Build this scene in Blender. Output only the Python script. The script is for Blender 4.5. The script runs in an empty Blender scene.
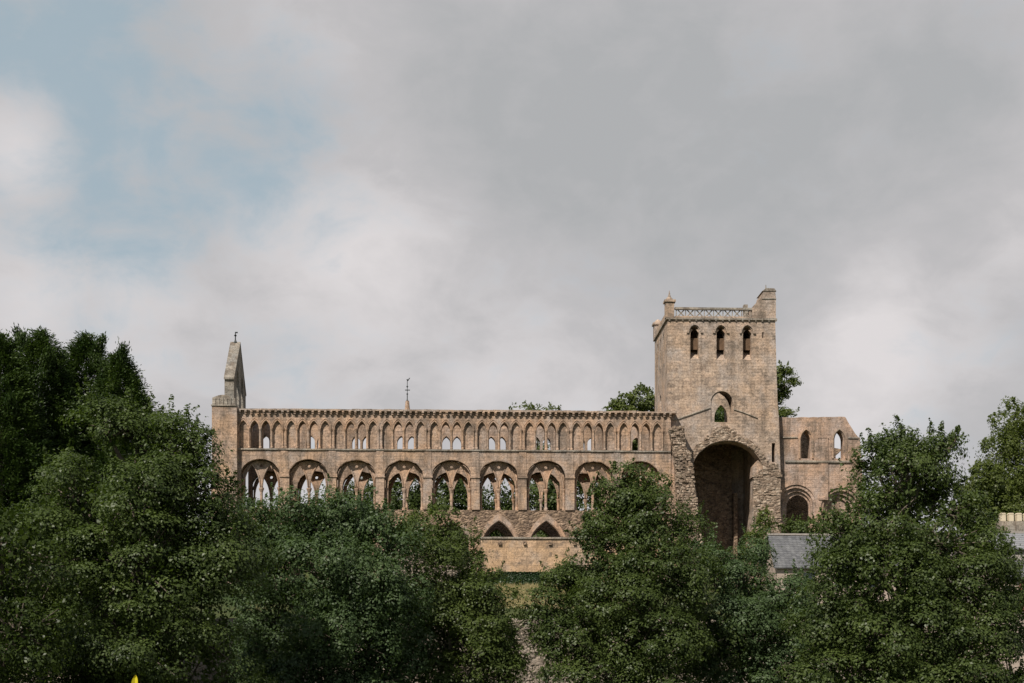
import bpy, bmesh, math, random
import numpy as np
from mathutils import Vector, Matrix
from mathutils.geometry import tessellate_polygon
R = math.radians
rnd = random.Random(7)
sc = bpy.context.scene
COL = sc.collection

# ------------------------------------------------------------------ camera
F, YAW, CY, CZ, HZ = 1470.0, R(2.26), -135.0, -8.8, 686.0
cam = bpy.data.cameras.new('camera'); co = bpy.data.objects.new('camera', cam); COL.objects.link(co)
co.location = (0, CY, CZ); co.rotation_euler = (R(90), 0, -YAW)
cam.sensor_width = 36; cam.lens = F/1024*36
cam.shift_y = (HZ-341.5)/1024
cam.clip_end = 5000
sc.camera = co

def at(px, py, Y):
    """survey helper: the point of the upright plane y=Y sighted at a photo position"""
    u = (px-512)/F
    dx, dy = math.sin(YAW)+u*math.cos(YAW), math.cos(YAW)-u*math.sin(YAW)
    t = (Y-CY)/dy
    return dx*t, CZ+(HZ-py)/F*t
def AX(px, Y=0): return at(px, 400, Y)[0]
def AZ(px, py, Y=0): return at(px, py, Y)[1]

# ------------------------------------------------------------------ tags
def tag(o, label=None, cat=None, group=None, kind=None):
    if label: o['label'] = label
    if cat: o['category'] = cat
    if group: o['group'] = group
    if kind: o['kind'] = kind
    return o
def empty(name, loc=(0, 0, 0), rz=0):
    o = bpy.data.objects.new(name, None); COL.objects.link(o)
    o.location = loc; o.rotation_euler = (0, 0, rz); o.empty_display_size = 0.5
    return o
def copy_of(o, parent, loc):
    c = o.copy(); COL.objects.link(c); c.parent = parent; c.location = loc
    return c

# ------------------------------------------------------------------ materials
class NT:
    def __init__(s, name):
        s.m = bpy.data.materials.new(name); s.m.use_nodes = True
        s.t = s.m.node_tree; s.n = s.t.nodes; s.l = s.t.links
        s.b = s.n['Principled BSDF']; s.out = s.n['Material Output']
        s.b.inputs['Specular IOR Level'].default_value = 0.2
    def node(s, typ, **kw):
        n = s.n.new(typ)
        for k, v in kw.items(): setattr(n, k, v)
        return n
    def link(s, a, b): s.l.new(a, b)
    def math(s, op, a, b=None):
        n = s.node('ShaderNodeMath', operation=op)
        for i, v in enumerate((a, b)):
            if v is None: continue
            if isinstance(v, (int, float)): n.inputs[i].default_value = v
            else: s.link(v, n.inputs[i])
        return n.outputs[0]
    def noise(s, vec, scale, detail=4, rough=.55):
        n = s.node('ShaderNodeTexNoise'); n.inputs['Scale'].default_value = scale
        n.inputs['Detail'].default_value = detail; n.inputs['Roughness'].default_value = rough
        s.link(vec, n.inputs['Vector']); return n.outputs['Fac']
    def ramp(s, fac, stops):
        n = s.node('ShaderNodeValToRGB'); s.link(fac, n.inputs[0])
        e = n.color_ramp.elements
        while len(e) < len(stops): e.new(.5)
        for i, (p, c) in enumerate(stops):
            e[i].position = p; e[i].color = (*c, 1) if len(c) == 3 else c
        return n.outputs[0]
    def mix(s, fac, a, b, mode='MIX'):
        n = s.node('ShaderNodeMix', data_type='RGBA', blend_type=mode)
        for sock, v in ((n.inputs[0], fac), (n.inputs[6], a), (n.inputs[7], b)):
            if isinstance(v, (int, float)): sock.default_value = v
            elif isinstance(v, tuple): sock.default_value = (*v, 1)
            else: s.link(v, sock)
        return n.outputs[2]
    def pos(s): return s.node('ShaderNodeNewGeometry').outputs['Position']
    def scaled(s, vec, sx, sy, sz):
        n = s.node('ShaderNodeMapping'); n.inputs['Scale'].default_value = (sx, sy, sz)
        s.link(vec, n.inputs['Vector']); return n.outputs[0]
    def wall_uv(s, p):
        sp = s.node('ShaderNodeSeparateXYZ'); s.link(p, sp.inputs[0])
        cb = s.node('ShaderNodeCombineXYZ')
        s.link(s.math('ADD', sp.outputs[0], sp.outputs[1]), cb.inputs[0]); s.link(sp.outputs[2], cb.inputs[1])
        return cb.outputs[0]

def stone(name, c1, c2, warm, grey, bw=.62, bh=.30, stain=.5, bump=.6):
    t = NT(name); p = t.pos(); uv = t.wall_uv(p)
    wob = t.node('ShaderNodeTexNoise'); wob.inputs['Scale'].default_value = 1.1; wob.inputs['Detail'].default_value = 3; t.link(p, wob.inputs['Vector'])
    vs1 = t.node('ShaderNodeVectorMath', operation='SCALE'); t.link(wob.outputs['Color'], vs1.inputs[0]); vs1.inputs['Scale'].default_value = .16
    va = t.node('ShaderNodeVectorMath', operation='ADD'); t.link(uv, va.inputs[0]); t.link(vs1.outputs[0], va.inputs[1])
    br = t.node('ShaderNodeTexBrick'); t.link(va.outputs[0], br.inputs['Vector'])
    # a second, block-sized random tone
    vo = t.node('ShaderNodeTexVoronoi'); vo.distance = 'CHEBYCHEV'; vo.inputs['Scale'].default_value = 1.0
    t.link(t.scaled(va.outputs[0], 1/bw*.8, 1/bh*.8, 1), vo.inputs['Vector'])
    vsep = t.node('ShaderNodeSeparateColor'); t.link(vo.outputs['Color'], vsep.inputs[0])
    br.inputs['Scale'].default_value = 1; br.inputs['Brick Width'].default_value = bw
    br.inputs['Row Height'].default_value = bh; br.inputs['Mortar Size'].default_value = .014
    br.inputs['Mortar Smooth'].default_value = .6; br.inputs['Bias'].default_value = 0
    br.inputs['Color1'].default_value = (*c1, 1); br.inputs['Color2'].default_value = (*c2, 1)
    br.inputs['Mortar'].default_value = (c2[0]*.8, c2[1]*.78, c2[2]*.77, 1)
    big = t.noise(p, .33, 5, .6)
    blk = t.mix(.75, br.outputs['Color'], t.ramp(vsep.outputs[0], [(0, (.62, .60, .58)), (.35, (.92, .92, .92)), (.7, (1.06, 1.03, 1.0)), (1, (1.3, 1.22, 1.15))]), 'MULTIPLY')
    col = t.mix(t.ramp(big, [(.42, (0, 0, 0)), (.62, (.7, .7, .7))]), blk, warm)
    p2 = t.scaled(p, 1, 1, .8)
    g = t.noise(p2, .55, 6, .65)
    col = t.mix(t.ramp(g, [(.47, (0, 0, 0)), (.66, (.75, .75, .75))]), col, grey)
    # streaks washed down the face
    st = t.noise(t.scaled(p, 1.4, 1.4, .16), 1.0, 5, .65)
    col = t.mix(t.ramp(st, [(.47, (0, 0, 0)), (.66, (stain*1.15,)*3)]), col, (.115, .085, .06))
    so = t.noise(p, .85, 7, .72)
    col = t.mix(t.ramp(so, [(.52, (0, 0, 0)), (.64, (.75, .75, .75))]), col, (.15, .12, .095))
    # pitting
    f = t.noise(p, 7.0, 5, .7)
    col = t.mix(.8, col, t.ramp(f, [(.3, (.34, .32, .30)), (.5, (.92, .92, .92)), (.7, (1.32, 1.28, 1.24))]), 'MULTIPLY')
    t.link(col, t.b.inputs['Base Color']); t.b.inputs['Roughness'].default_value = .95
    h = t.math('ADD', t.math('MULTIPLY', br.outputs['Fac'], -.5), t.math('MULTIPLY', t.noise(p, 4.0, 6, .7), 1.0))
    bp = t.node('ShaderNodeBump'); bp.inputs['Strength'].default_value = bump; bp.inputs['Distance'].default_value = .09
    t.link(h, bp.inputs['Height']); t.link(bp.outputs[0], t.b.inputs['Normal'])
    return t.m
def rubble(name, dark, mid, light, scale=3.2, bump=.8):
    t = NT(name); wn = t.node('ShaderNodeTexNoise'); wn.inputs['Scale'].default_value = 1.5; wn.inputs['Detail'].default_value = 4; t.link(t.pos(), wn.inputs['Vector'])
    vs1 = t.node('ShaderNodeVectorMath', operation='SCALE'); t.link(wn.outputs['Color'], vs1.inputs[0]); vs1.inputs['Scale'].default_value = .45
    va = t.node('ShaderNodeVectorMath', operation='ADD'); t.link(t.pos(), va.inputs[0]); t.link(vs1.outputs[0], va.inputs[1])
    p = t.scaled(va.outputs[0], 1, 1, 1.6)
    v = t.node('ShaderNodeTexVoronoi'); v.inputs['Scale'].default_value = scale; t.link(p, v.inputs['Vector'])
    sp = t.node('ShaderNodeSeparateColor'); t.link(v.outputs['Color'], sp.inputs[0])
    col = t.ramp(sp.outputs[0], [(0, dark), (.5, mid), (1, light)])
    n = t.noise(t.pos(), .8, 5, .65)
    col = t.mix(t.ramp(n, [(.45, (0, 0, 0)), (.7, (.7, .7, .7))]), col, (dark[0]*.7, dark[1]*.75, dark[2]*.8))
    f = t.noise(t.pos(), 9, 5, .7)
    col = t.mix(.8, col, t.ramp(f, [(.3, (.4, .39, .37)), (.5, (.9, .9, .9)), (.72, (1.25, 1.2, 1.15))]), 'MULTIPLY')
    t.link(col, t.b.inputs['Base Color']); t.b.inputs['Roughness'].default_value = .97
    h = t.math('ADD', t.math('MULTIPLY', v.outputs['Distance'], -.9), t.math('MULTIPLY', t.noise(t.pos(), 5, 6, .7), .8))
    bp = t.node('ShaderNodeBump'); bp.inputs['Strength'].default_value = bump; bp.inputs['Distance'].default_value = .14
    t.link(h, bp.inputs['Height']); t.link(bp.outputs[0], t.b.inputs['Normal'])
    return t.m
def plain(name, col, rough=.7, var=.35, scale=3, metallic=0):
    t = NT(name); n = t.noise(t.pos(), scale, 5, .6)
    c = t.ramp(n, [(.3, tuple(x*(1-var) for x in col)), (.7, tuple(x*(1+var) for x in col))])
    t.link(c, t.b.inputs['Base Color']); t.b.inputs['Roughness'].default_value = rough
    t.b.inputs['Metallic'].default_value = metallic
    return t.m
def leafmat(name, lo, hi, trans=.35, rough=.42, spec=.25):
    t = NT(name)
    g = t.node('ShaderNodeNewGeometry')
    isl = g.outputs['Random Per Island']
    big = t.noise(g.outputs['Position'], .55, 3, .6)
    f = t.math('ADD', t.math('MULTIPLY', isl, .40), t.math('MULTIPLY', t.math('SUBTRACT', big, .25), 1.1))
    mid = tuple((a+b)/2 for a, b in zip(lo, hi))
    col = t.ramp(f, [(.05, lo), (.5, mid), (.95, hi)])
    t.link(col, t.b.inputs['Base Color']); t.b.inputs['Roughness'].default_value = rough
    t.b.inputs['Specular IOR Level'].default_value = spec
    tr = t.node('ShaderNodeBsdfTranslucent')
    t.link(t.mix(1.0, col, (1.15, 1.3, .5), 'MULTIPLY'), tr.inputs['Color'])
    mx = t.node('ShaderNodeMixShader'); mx.inputs[0].default_value = trans
    t.link(t.b.outputs[0], mx.inputs[1]); t.link(tr.outputs[0], mx.inputs[2]); t.link(mx.outputs[0], t.out.inputs['Surface'])
    return t.m

M = {}
M['ashlar'] = stone('ashlar_stone', (0.454, 0.335, 0.253), (0.361, 0.265, 0.202), (0.492, 0.326, 0.207), (0.361, 0.317, 0.285), stain=.6)
M['tower'] = stone('tower_stone', (0.462, 0.364, 0.285), (0.380, 0.298, 0.237), (0.509, 0.359, 0.248), (0.407, 0.355, 0.319), bw=.7, bh=.28, stain=.4)
M['pink'] = stone('pink_stone', (0.471, 0.346, 0.272), (0.380, 0.277, 0.216), (0.497, 0.323, 0.216), (0.380, 0.323, 0.292), bw=.8, bh=.38, stain=.65)
M['greystone'] = stone('grey_weathered_stone', (.37, .335, .285), (.27, .245, .21), (.38, .31, .23), (.30, .285, .255), bw=.8, bh=.36, stain=.6)
M['peach'] = stone('peach_stone', (0.522, 0.374, 0.250), (0.435, 0.312, 0.214), (0.539, 0.352, 0.200), (0.400, 0.326, 0.264), bw=.9, bh=.4, stain=.45)
M['lichen'] = stone('lichen_grey_stone', (.285, .27, .24), (.21, .20, .18), (.29, .25, .20), (.23, .225, .21), bw=.8, bh=.36, stain=.7)
M['carved'] = stone('carved_stone', (0.454, 0.326, 0.237), (0.407, 0.288, 0.207), (0.509, 0.317, 0.197), (0.389, 0.330, 0.288), bw=3, bh=.6, stain=.4, bump=.35)
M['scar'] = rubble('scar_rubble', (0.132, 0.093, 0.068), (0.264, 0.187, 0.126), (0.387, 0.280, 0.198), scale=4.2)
M['rubble'] = rubble('core_rubble', (0.176, 0.129, 0.095), (0.317, 0.236, 0.171), (0.475, 0.383, 0.297), scale=3.4)
M['paleblock'] = rubble('pale_rubble', (0.184, 0.148, 0.116), (0.288, 0.236, 0.188), (0.384, 0.328, 0.268), scale=3.4)
M['timber'] = plain('louvre_board', (.12, .075, .045), .8)
M['dark_metal'] = plain('dark_metal', (.03, .035, .035), .5, metallic=.4)
M['bark'] = plain('bark', (.11, .09, .07), .95, .5, 5)
M['pale_bark'] = plain('pale_bark', (.20, .17, .13), .95, .4, 5)
M['cream'] = plain('cream_render', (.55, .47, .34), .85, .12)
M['harl'] = plain('pinkish_harl', (.36, .29, .24), .9, .15)
M['greywall'] = plain('grey_render', (.30, .27, .24), .9, .15)
M['door'] = plain('red_brown_paint', (.16, .06, .045), .6, .15)
M['glass'] = plain('window_glass', (.03, .035, .04), .15, .1)
M['alder'] = leafmat('alder_leaf', (.024, .042, .012), (.112, .148, .040))
M['oak'] = leafmat('oak_leaf', (.024, .042, .012), (.110, .148, .040))
M['olive'] = leafmat('olive_leaf', (.034, .052, .013), (.120, .156, .042))
M['darkleaf'] = leafmat('dark_leaf', (.020, .034, .008), (.075, .105, .022))
M['willow'] = leafmat('willow_leaf', (.028, .052, .019), (.108, .158, .060), rough=.5, spec=.3)
M['lightleaf'] = leafmat('light_leaf', (.058, .082, .018), (.16, .19, .052), trans=.45)
M['cypress'] = leafmat('cypress_leaf', (.010, .026, .007), (.075, .112, .026), trans=.2, spec=.2)
M['hedge'] = leafmat('hedge_leaf', (.014, .034, .012), (.036, .068, .022), trans=.2)
M['drygrass'] = leafmat('dry_grass', (.22, .18, .085), (.44, .37, .20), trans=.3)
def slate(name, a, b):
    t = NT(name); p = t.pos(); uv = t.wall_uv(p)
    br = t.node('ShaderNodeTexBrick'); t.link(uv, br.inputs['Vector'])
    br.inputs['Scale'].default_value = 1; br.inputs['Brick Width'].default_value = .32; br.inputs['Row Height'].default_value = .2
    br.inputs['Mortar Size'].default_value = .012
    br.inputs['Color1'].default_value = (*a, 1); br.inputs['Color2'].default_value = (*b, 1); br.inputs['Mortar'].default_value = (.05, .05, .055, 1)
    n = t.noise(p, 1.6, 5, .65)
    col = t.mix(t.ramp(n, [(.45, (0, 0, 0)), (.7, (.5, .5, .5))]), br.outputs['Color'], (.20, .20, .195))
    t.link(col, t.b.inputs['Base Color']); t.b.inputs['Roughness'].default_value = .6
    bp = t.node('ShaderNodeBump'); bp.inputs['Strength'].default_value = .6; bp.inputs['Distance'].default_value = .03
    t.link(t.math('MULTIPLY', br.outputs['Fac'], -1), bp.inputs['Height']); t.link(bp.outputs[0], t.b.inputs['Normal'])
    return t.m
M['slate'] = slate('slate', (.085, .087, .091), (.135, .137, .141))
M['paleslate'] = slate('pale_slate', (.19, .193, .20), (.26, .263, .27))
def grassmat():
    t = NT('grass'); p = t.pos()
    a = t.noise(p, .25, 5, .6); b = t.noise(p, 6, 5, .7)
    c = t.ramp(a, [(.35, (.035, .06, .018)), (.6, (.075, .085, .03)), (.75, (.16, .13, .06))])
    c = t.mix(.7, c, t.ramp(b, [(.3, (.5, .5, .5)), (.7, (1.3, 1.3, 1.2))]), 'MULTIPLY')
    t.link(c, t.b.inputs['Base Color']); t.b.inputs['Roughness'].default_value = 1
    bp = t.node('ShaderNodeBump'); bp.inputs['Distance'].default_value = .15; t.link(b, bp.inputs['Height']); t.link(bp.outputs[0], t.b.inputs['Normal'])
    return t.m
M['grass'] = grassmat()

# ------------------------------------------------------------------ mesh builder
class MB:
    def __init__(s): s.v = []; s.f = []
    def add(s, vs, fs):
        o = len(s.v); s.v += [tuple(v) for v in vs]; s.f += [tuple(i+o for i in f) for f in fs]; return s
    def box(s, x0, x1, y0, y1, z0, z1, j=0):
        vs = [[x, y, z] for x in (x0, x1) for y in (y0, y1) for z in (z0, z1)]
        if j:
            for q in vs:
                for i in range(3): q[i] += rnd.uniform(-j, j)
        return s.add(vs, [(0, 1, 3, 2), (4, 6, 7, 5), (0, 4, 5, 1), (2, 3, 7, 6), (0, 2, 6, 4), (1, 5, 7, 3)])
    def plate(s, outline, holes=(), a=0, b=1, axis='y'):
        loops = [list(outline)]+[list(h) for h in holes]
        tris = tessellate_polygon([[Vector((u, z, 0)) for u, z in L] for L in loops])
        pts = [q for L in loops for q in L]; n = len(pts)
        m = (lambda u, z, t: (u, t, z)) if axis == 'y' else (lambda u, z, t: (t, u, z))
        vs = [m(u, z, a) for u, z in pts]+[m(u, z, b) for u, z in pts]
        fs = [tuple(t) for t in tris]+[tuple(i+n for i in reversed(t)) for t in tris]
        o = 0
        for L in loops:
            k = len(L)
            for i in range(k): fs.append((o+i, o+(i+1) % k, o+(i+1) % k+n, o+i+n))
            o += k
        return s.add(vs, fs)
    def tube(s, path, rad, n=7, closed_ends=True):
        path = [Vector(p) for p in path]
        rad = rad if isinstance(rad, (list, tuple)) else [rad]*len(path)
        vs, fs = [], []
        for i, p in enumerate(path):
            d = (path[min(i+1, len(path)-1)]-path[max(i-1, 0)])
            d = d.normalized() if d.length else Vector((0, 0, 1))
            ref = Vector((0, 1, 0)) if abs(d.y) < .9 else Vector((1, 0, 0))
            a = d.cross(ref).normalized(); b = d.cross(a)
            for k in range(n):
                t = 2*math.pi*k/n; vs.append(p+(a*math.cos(t)+b*math.sin(t))*rad[i])
        for i in range(len(path)-1):
            for k in range(n):
                fs.append((i*n+k, i*n+(k+1) % n, (i+1)*n+(k+1) % n, (i+1)*n+k))
        if closed_ends:
            fs.append(tuple(range(n))); fs.append(tuple(range((len(path)-1)*n, len(path)*n)))
        return s.add(vs, fs)
    def lathe(s, prof, cx=0, cy=0, n=10):
        return s.tube([(cx, cy, z) for r, z in prof], [max(r, .003) for r, z in prof], n)
    def mesh(s, name, mat):
        me = bpy.data.meshes.new(name); me.from_pydata(s.v, [], s.f)
        bm = bmesh.new(); bm.from_mesh(me); bmesh.ops.recalc_face_normals(bm, faces=bm.faces); bm.to_mesh(me); bm.free()
        me.materials.append(mat); return me
    def build(s, name, mat, parent=None, loc=(0, 0, 0)):
        o = bpy.data.objects.new(name, s.mesh(name, mat)); COL.objects.link(o); o.parent = parent; o.location = loc
        return o

def pointed(cx, hw, zs, za, n=7):
    h, w = za-zs, hw
    r = (h*h+w*w)/(2*w)
    if r < w:                                        # lower than a semicircle: three-centred look
        return [(cx-w*math.cos(math.pi*i/(2*n)), zs+h*math.sin(math.pi*i/(2*n))) for i in range(2*n+1)]
    e = math.atan2(h, r-w) if r > w else math.pi/2
    left = [(cx-w+r-r*math.cos(e*i/n), zs+r*math.sin(e*i/n)) for i in range(n+1)]
    right = [(2*cx-x, z) for x, z in reversed(left[:-1])]
    return left+right
def opening(cx, hw, z0, zs, za, n=7):
    return [(cx-hw, z0)]+pointed(cx, hw, zs, za, n)+[(cx+hw, z0)]
def notched(x0, x1, z0, z1, notches, top=None):
    """wall outline whose openings reach the bottom edge"""
    o = [(x0, z0)]
    for nt in notches: o += nt
    o += [(x1, z0)]
    o += top if top else [(x1, z1), (x0, z1)]
    return o
def worn(a, b, n, amp):
    return [(a[0]+(b[0]-a[0])*i/n+rnd.uniform(-amp, amp)*.4, a[1]+(b[1]-a[1])*i/n+rnd.uniform(-amp, amp)) for i in range(n+1)]

# ================================================================== ABBEY
abbey = empty('ruined_abbey')
tag(abbey, 'long roofless sandstone abbey ruin with three tiers of arches and a square tower', 'abbey')
PITCH = 4.358; BX = [-0.23+PITCH*k for k in range(-4, 5)]
XL, XR = -19.8, 20.0
Z_SILL, Z_STR, Z_TOP = 7.39, 12.83, 16.34
SPAN = 8.6                                            # south face to north face

def nave_side(Y, south):
    # ---- main arcade
    m = MB(); nts = [opening(x, 1.68, -.6, 3.6, 6.45, 8) for x in BX]
    m.plate(notched(XL, XR, -.6, Z_SILL-.02, nts), (), Y+.12, Y+1.2)
    arc = m.build('arcade_wall', M['scar'], abbey)
    if south:
      mm = MB()
      for hw, ap, r, yy in ((1.70, 6.38, .06, .06), (1.68, 6.40, .07, .5), (1.68, 6.42, .07, 1.0)):
          mm.tube([(x, Y+yy, z) for x, z in [(-hw, 2.9)]+pointed(0, hw, 3.6, ap, 9)+[(hw, 2.9)]], r, 6)
      mm.plate(pointed(0, 1.98, 3.6, 7.08, 9)+list(reversed(pointed(0, 1.72, 3.6, 6.42, 9))), (), Y-.06, Y+.118)
      p0 = mm.build('arch_moulding', M['carved'], arc, (BX[0], 0, 0))
      for x in BX[1:]: copy_of(p0, arc, (x, 0, 0))
    pm = MB(); pm.lathe([(.78, -.6), (.78, -.1), (.62, .1), (.6, 2.7), (.72, 2.85), (.8, 3.2), (.86, 3.25), (.86, 3.5)], 0, Y+.66, 14)
    p0 = pm.build('pier', M['carved'], arc, (BX[0]+PITCH/2, 0, 0))
    for x in BX[1:-1]: copy_of(p0, arc, (x+PITCH/2, 0, 0))
    # ---- gallery
    m = MB(); nts = [[(a+rnd.uniform(-.035, .035), b+(rnd.uniform(-.035, .035) if b > Z_SILL+.1 else 0)) for a, b in opening(x+rnd.uniform(-.03, .03), 1.79+rnd.uniform(-.03, .03), Z_SILL, 10.5, 11.93+rnd.uniform(-.05, .05), 9)] for x in BX]
    m.plate(notched(XL, XR, Z_SILL, Z_STR-.07, nts), (), Y, Y+1.2)
    gal = m.build('gallery_wall', M['ashlar'], abbey)
    # inner order, tympanum and shafts
    t = MB()
    sub = 1.62
    o = [(-sub, Z_SILL)]
    o = [(-1.70, Z_SILL), (-1.58, Z_SILL)]+pointed(-.85, .72, 9.55, 11.50, 8)+[(-.10, 9.35), (.10, 9.35)]
    o += pointed(.85, .72, 9.55, 11.50, 8)+[(1.58, Z_SILL), (1.70, Z_SILL)]
    o += list(reversed(pointed(0, 1.70, 10.45, 11.86, 9)))
    hole = [(.15*math.cos(a), 11.40+.15*math.sin(a)) for a in [2*math.pi*i/10 for i in range(10)]]
    t.plate(o, [hole], Y+.62, Y+.95)
    p0 = t.build('tympanum', M['carved'], gal, (BX[0], 0, 0))
    for x in BX[1:]: copy_of(p0, gal, (x, 0, 0))
    t = MB()
    for s in (-1, 1):
        t.tube([(x, Y+.58, z) for x, z in pointed(s*.85, .76, 9.5, 11.55, 8)], .07, 6)
    t.tube([(x, Y+1.02, z) for x, z in pointed(0, 1.74, 10.2, 11.88, 9)], .08, 6)
    p0 = t.build('subarch_moulding', M['carved'], gal, (BX[0], 0, 0))
    for x in BX[1:]: copy_of(p0, gal, (x, 0, 0))
    c = MB()
    c.lathe([(.2, Z_SILL), (.2, Z_SILL+.2), (.13, Z_SILL+.3), (.13, 9.0), (.15, 9.03), (.24, 9.28), (.24, 9.40)], 0, Y+.76, 9)
    p0 = c.build('colonnette', M['carved'], gal, (BX[0], 0, 0))
    for x in BX[1:]: copy_of(p0, gal, (x, 0, 0))
    c = MB()
    c.lathe([(.17, Z_SILL), (.17, Z_SILL+.2), (.12, Z_SILL+.3), (.12, 9.05), (.2, 9.28), (.21, 9.42)], 0, Y+.58, 8)
    p0 = c.build('respond_shaft', M['carved'], gal, (BX[0]-1.66, 0, 0))
    for i, x in enumerate(BX):
        if i: copy_of(p0, gal, (x-1.66, 0, 0))
        copy_of(p0, gal, (x+1.66, 0, 0))
    if south:
        h = MB(); h.plate(pointed(0, 1.99, 10.5, 12.14, 10)+list(reversed(pointed(0, 1.80, 10.5, 11.94, 10))), (), Y-.014, Y-.003)
        p0 = h.build('arch_voussoirs', M['ashlar'], gal, (BX[0], 0, 0))
        for x in BX[1:]: copy_of(p0, gal, (x, 0, 0))
        h = MB(); h.box(-.47, .47, Y-.08, Y+.3, 10.3, 10.44, .012); h.box(-.43, .43, Y-.05, Y+.3, 10.44, 10.62, .012)
        p0 = h.build('impost', M['ashlar'], gal, (BX[0]+PITCH/2, 0, 0))
        for x in BX[1:-1]: copy_of(p0, gal, (x+PITCH/2, 0, 0))
        b = MB(); b.box(-.32, .32, Y-.05, Y-.004, 10.63, Z_STR-.08, .008)
        p0 = b.build('pilaster', M['ashlar'], gal, (BX[0]+PITCH/2, 0, 0))
        for x in BX[1:-1]: copy_of(p0, gal, (x+PITCH/2, 0, 0))
    # ---- clerestory
    OFF = (-1.55, -.515, .515, 1.55)
    m = MB(); nts = []; nin = []; ztop = Z_TOP if south else Z_TOP+.15
    for x in BX:
        for j, d in enumerate(OFF):
            nts.append(opening(x+d, .39, Z_STR+.07, 14.72, 15.38, 6))
            if j in (1, 2): nin.append(opening(x+d, .40, Z_STR+.07, 14.72, 15.38, 6))
    if south:
        m.plate(notched(XL, XR, Z_STR+.07, ztop, nts), (), Y+.02, Y+.19)
        m.plate(notched(XL, XR, Z_STR+.07, ztop, nin), (), Y+.192, Y+1.25)
    else:
        m.plate(notched(XL, XR, Z_STR+.07, ztop, nin), (), Y+.02, Y+.95)
    cl = m.build('clerestory_wall', M['ashlar'], abbey)
    if south:
        a = MB()
        a.tube([(x, Y+.0, z) for x, z in pointed(0, .44, 14.74, 15.50, 6)], .075, 6)
        a.tube([(x, Y-.02, z) for x, z in pointed(0, .53, 14.78, 15.66, 6)], .05, 5)
        s = MB(); s.lathe([(.13, Z_STR+.07), (.13, Z_STR+.2), (.075, Z_STR+.27), (.075, 14.45), (.14, 14.66), (.14, 14.76)], 0, Y-.01, 8)
        pa = ps = None
        for x in BX:
            for d in OFF:
                pa = copy_of(pa, cl, (x+d, 0, 0)) if pa else a.build('lancet_moulding', M['carved'], cl, (x+d, 0, 0))
            for d in (-2.03, -1.03, 0, 1.03, 2.03):
                ps = copy_of(ps, cl, (x+d, 0, 0)) if ps else s.build('shaft', M['carved'], cl, (x+d, 0, 0))
        k = MB(); k.box(-.105, .105, Y-.27, Y+.018, 16.17, 16.34, .02); k.box(-.09, .09, Y-.19, Y+.018, 16.03, 16.17, .02)
        n = 72; pk = None
        for i in range(n):
            x = XL+.25+(XR+.2-XL)*i/n+rnd.uniform(-.04, .04)
            pk = copy_of(pk, cl, (x, 0, 0)) if pk else k.build('corbel', M['ashlar'], cl, (x, 0, 0))
        k = MB(); x = XL+.1
        while x < XR+.5:
            w = rnd.uniform(.5, 1.3); k.box(x, min(x+w-.01, XR+.55), Y-.27+rnd.choice((0, 0, .02, .1)), Y+.8, Z_TOP+.004, 16.48+rnd.uniform(0, .06), .02); x += w
        k.build('cornice', M['tower'], cl)
    k = MB(); x = XL
    while x < XR:
        w = rnd.uniform(.8, 1.6); k.box(x, min(x+w, XR), Y-.12, Y+.6, Z_STR-.065, Z_STR+.065, .012); x += w
    k.build('string_course', M['greystone'], cl if south else gal)
    return arc, gal, cl
arc_s, gal_s, cl_s = nave_side(0, True)
arc_n, gal_n, cl_n = nave_side(SPAN-1.2, False)

# ---- west front: corner turret, cross wall and gable
YT = -.55
x0, x1 = AX(212, YT), AX(237, YT)
t = MB(); zt = AZ(225, 406, YT)
t.box(x0-.02, x1, YT, 1.5, -.6, zt, .01)
t.box(x0-.05, x0+.5, YT-.12, .6, -.6, zt-6.2, .02)
tur = t.build('corner_turret', M['ashlar'], abbey)
t = MB(); t.box(x0-.08, x1-.05, YT-.1, 1.55, zt+.003, zt+.12, .01)
nseg = 10
prof = [(x0+.02, zt+.121)]+[(x0+.02+(x1-.35-x0)*i/nseg, zt+.75+.28*math.sin(math.pi*i/nseg)) for i in range(nseg+1)]+[(x1-.15, zt+.121)]
t.plate(prof, (), YT+.02, 1.4)
for i in range(6):
    x = x0+.12+i*.36; t.box(x, x+.2, YT-.05, YT+.03, zt+.122, zt+.72, .01)
t.build('turret_cap', M['greystone'], tur)
# cross wall between turrets
w = MB(); w.plate([(1.5, -.6), (SPAN, -.6), (SPAN, 16.2), (1.5, 16.2)], (), -21.6, -20.2, 'x')
wf = w.build('front_wall', M['scar'], abbey)
# gable on the cross wall, seen along its edge
gx0, gx1 = AX(224.5, .6), AX(234, .6)
ze = AZ(228, 379, .6); za = AZ(236, 344, 4.4); zb = 16.2
g = MB()
out = [(.6, zb), (8.2, zb), (8.2, ze), (4.4, za), (.6, ze)]
win = opening(3.0, .75, zb+.9, ze-.2, ze+1.35, 6)
win2 = opening(5.8, .75, zb+.9, ze-.2, ze+1.35, 6)
g.plate(out, [win, win2], gx0, gx1, 'x')
gab = g.build('gable', M['lichen'], abbey)
c = MB()
for s in (-1, 1):
    ys, yc = 4.4+s*3.95, 4.4
    c.add([(gx0-.04, ys, ze-.05), (gx1+.04, ys, ze-.05), (gx1+.04, yc, za+.02), (gx0-.04, yc, za+.02),
           (gx0-.04, ys, ze+.12), (gx1+.04, ys, ze+.12), (gx1+.04, yc, za+.2), (gx0-.04, yc, za+.2)],
          [(0, 1, 2, 3), (4, 5, 6, 7), (0, 1, 5, 4), (1, 2, 6, 5), (2, 3, 7, 6), (3, 0, 4, 7)])
c.build('coping', M['lichen'], gab)
c = MB(); fx = (gx0+gx1)/2
c.lathe([(.2, za+.1), (.12, za+.25), (.06, za+.4), (.05, za+.7), (.14, za+.8), (.05, za+.9), (.04, za+1.1)], fx, 4.4, 7)
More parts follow.
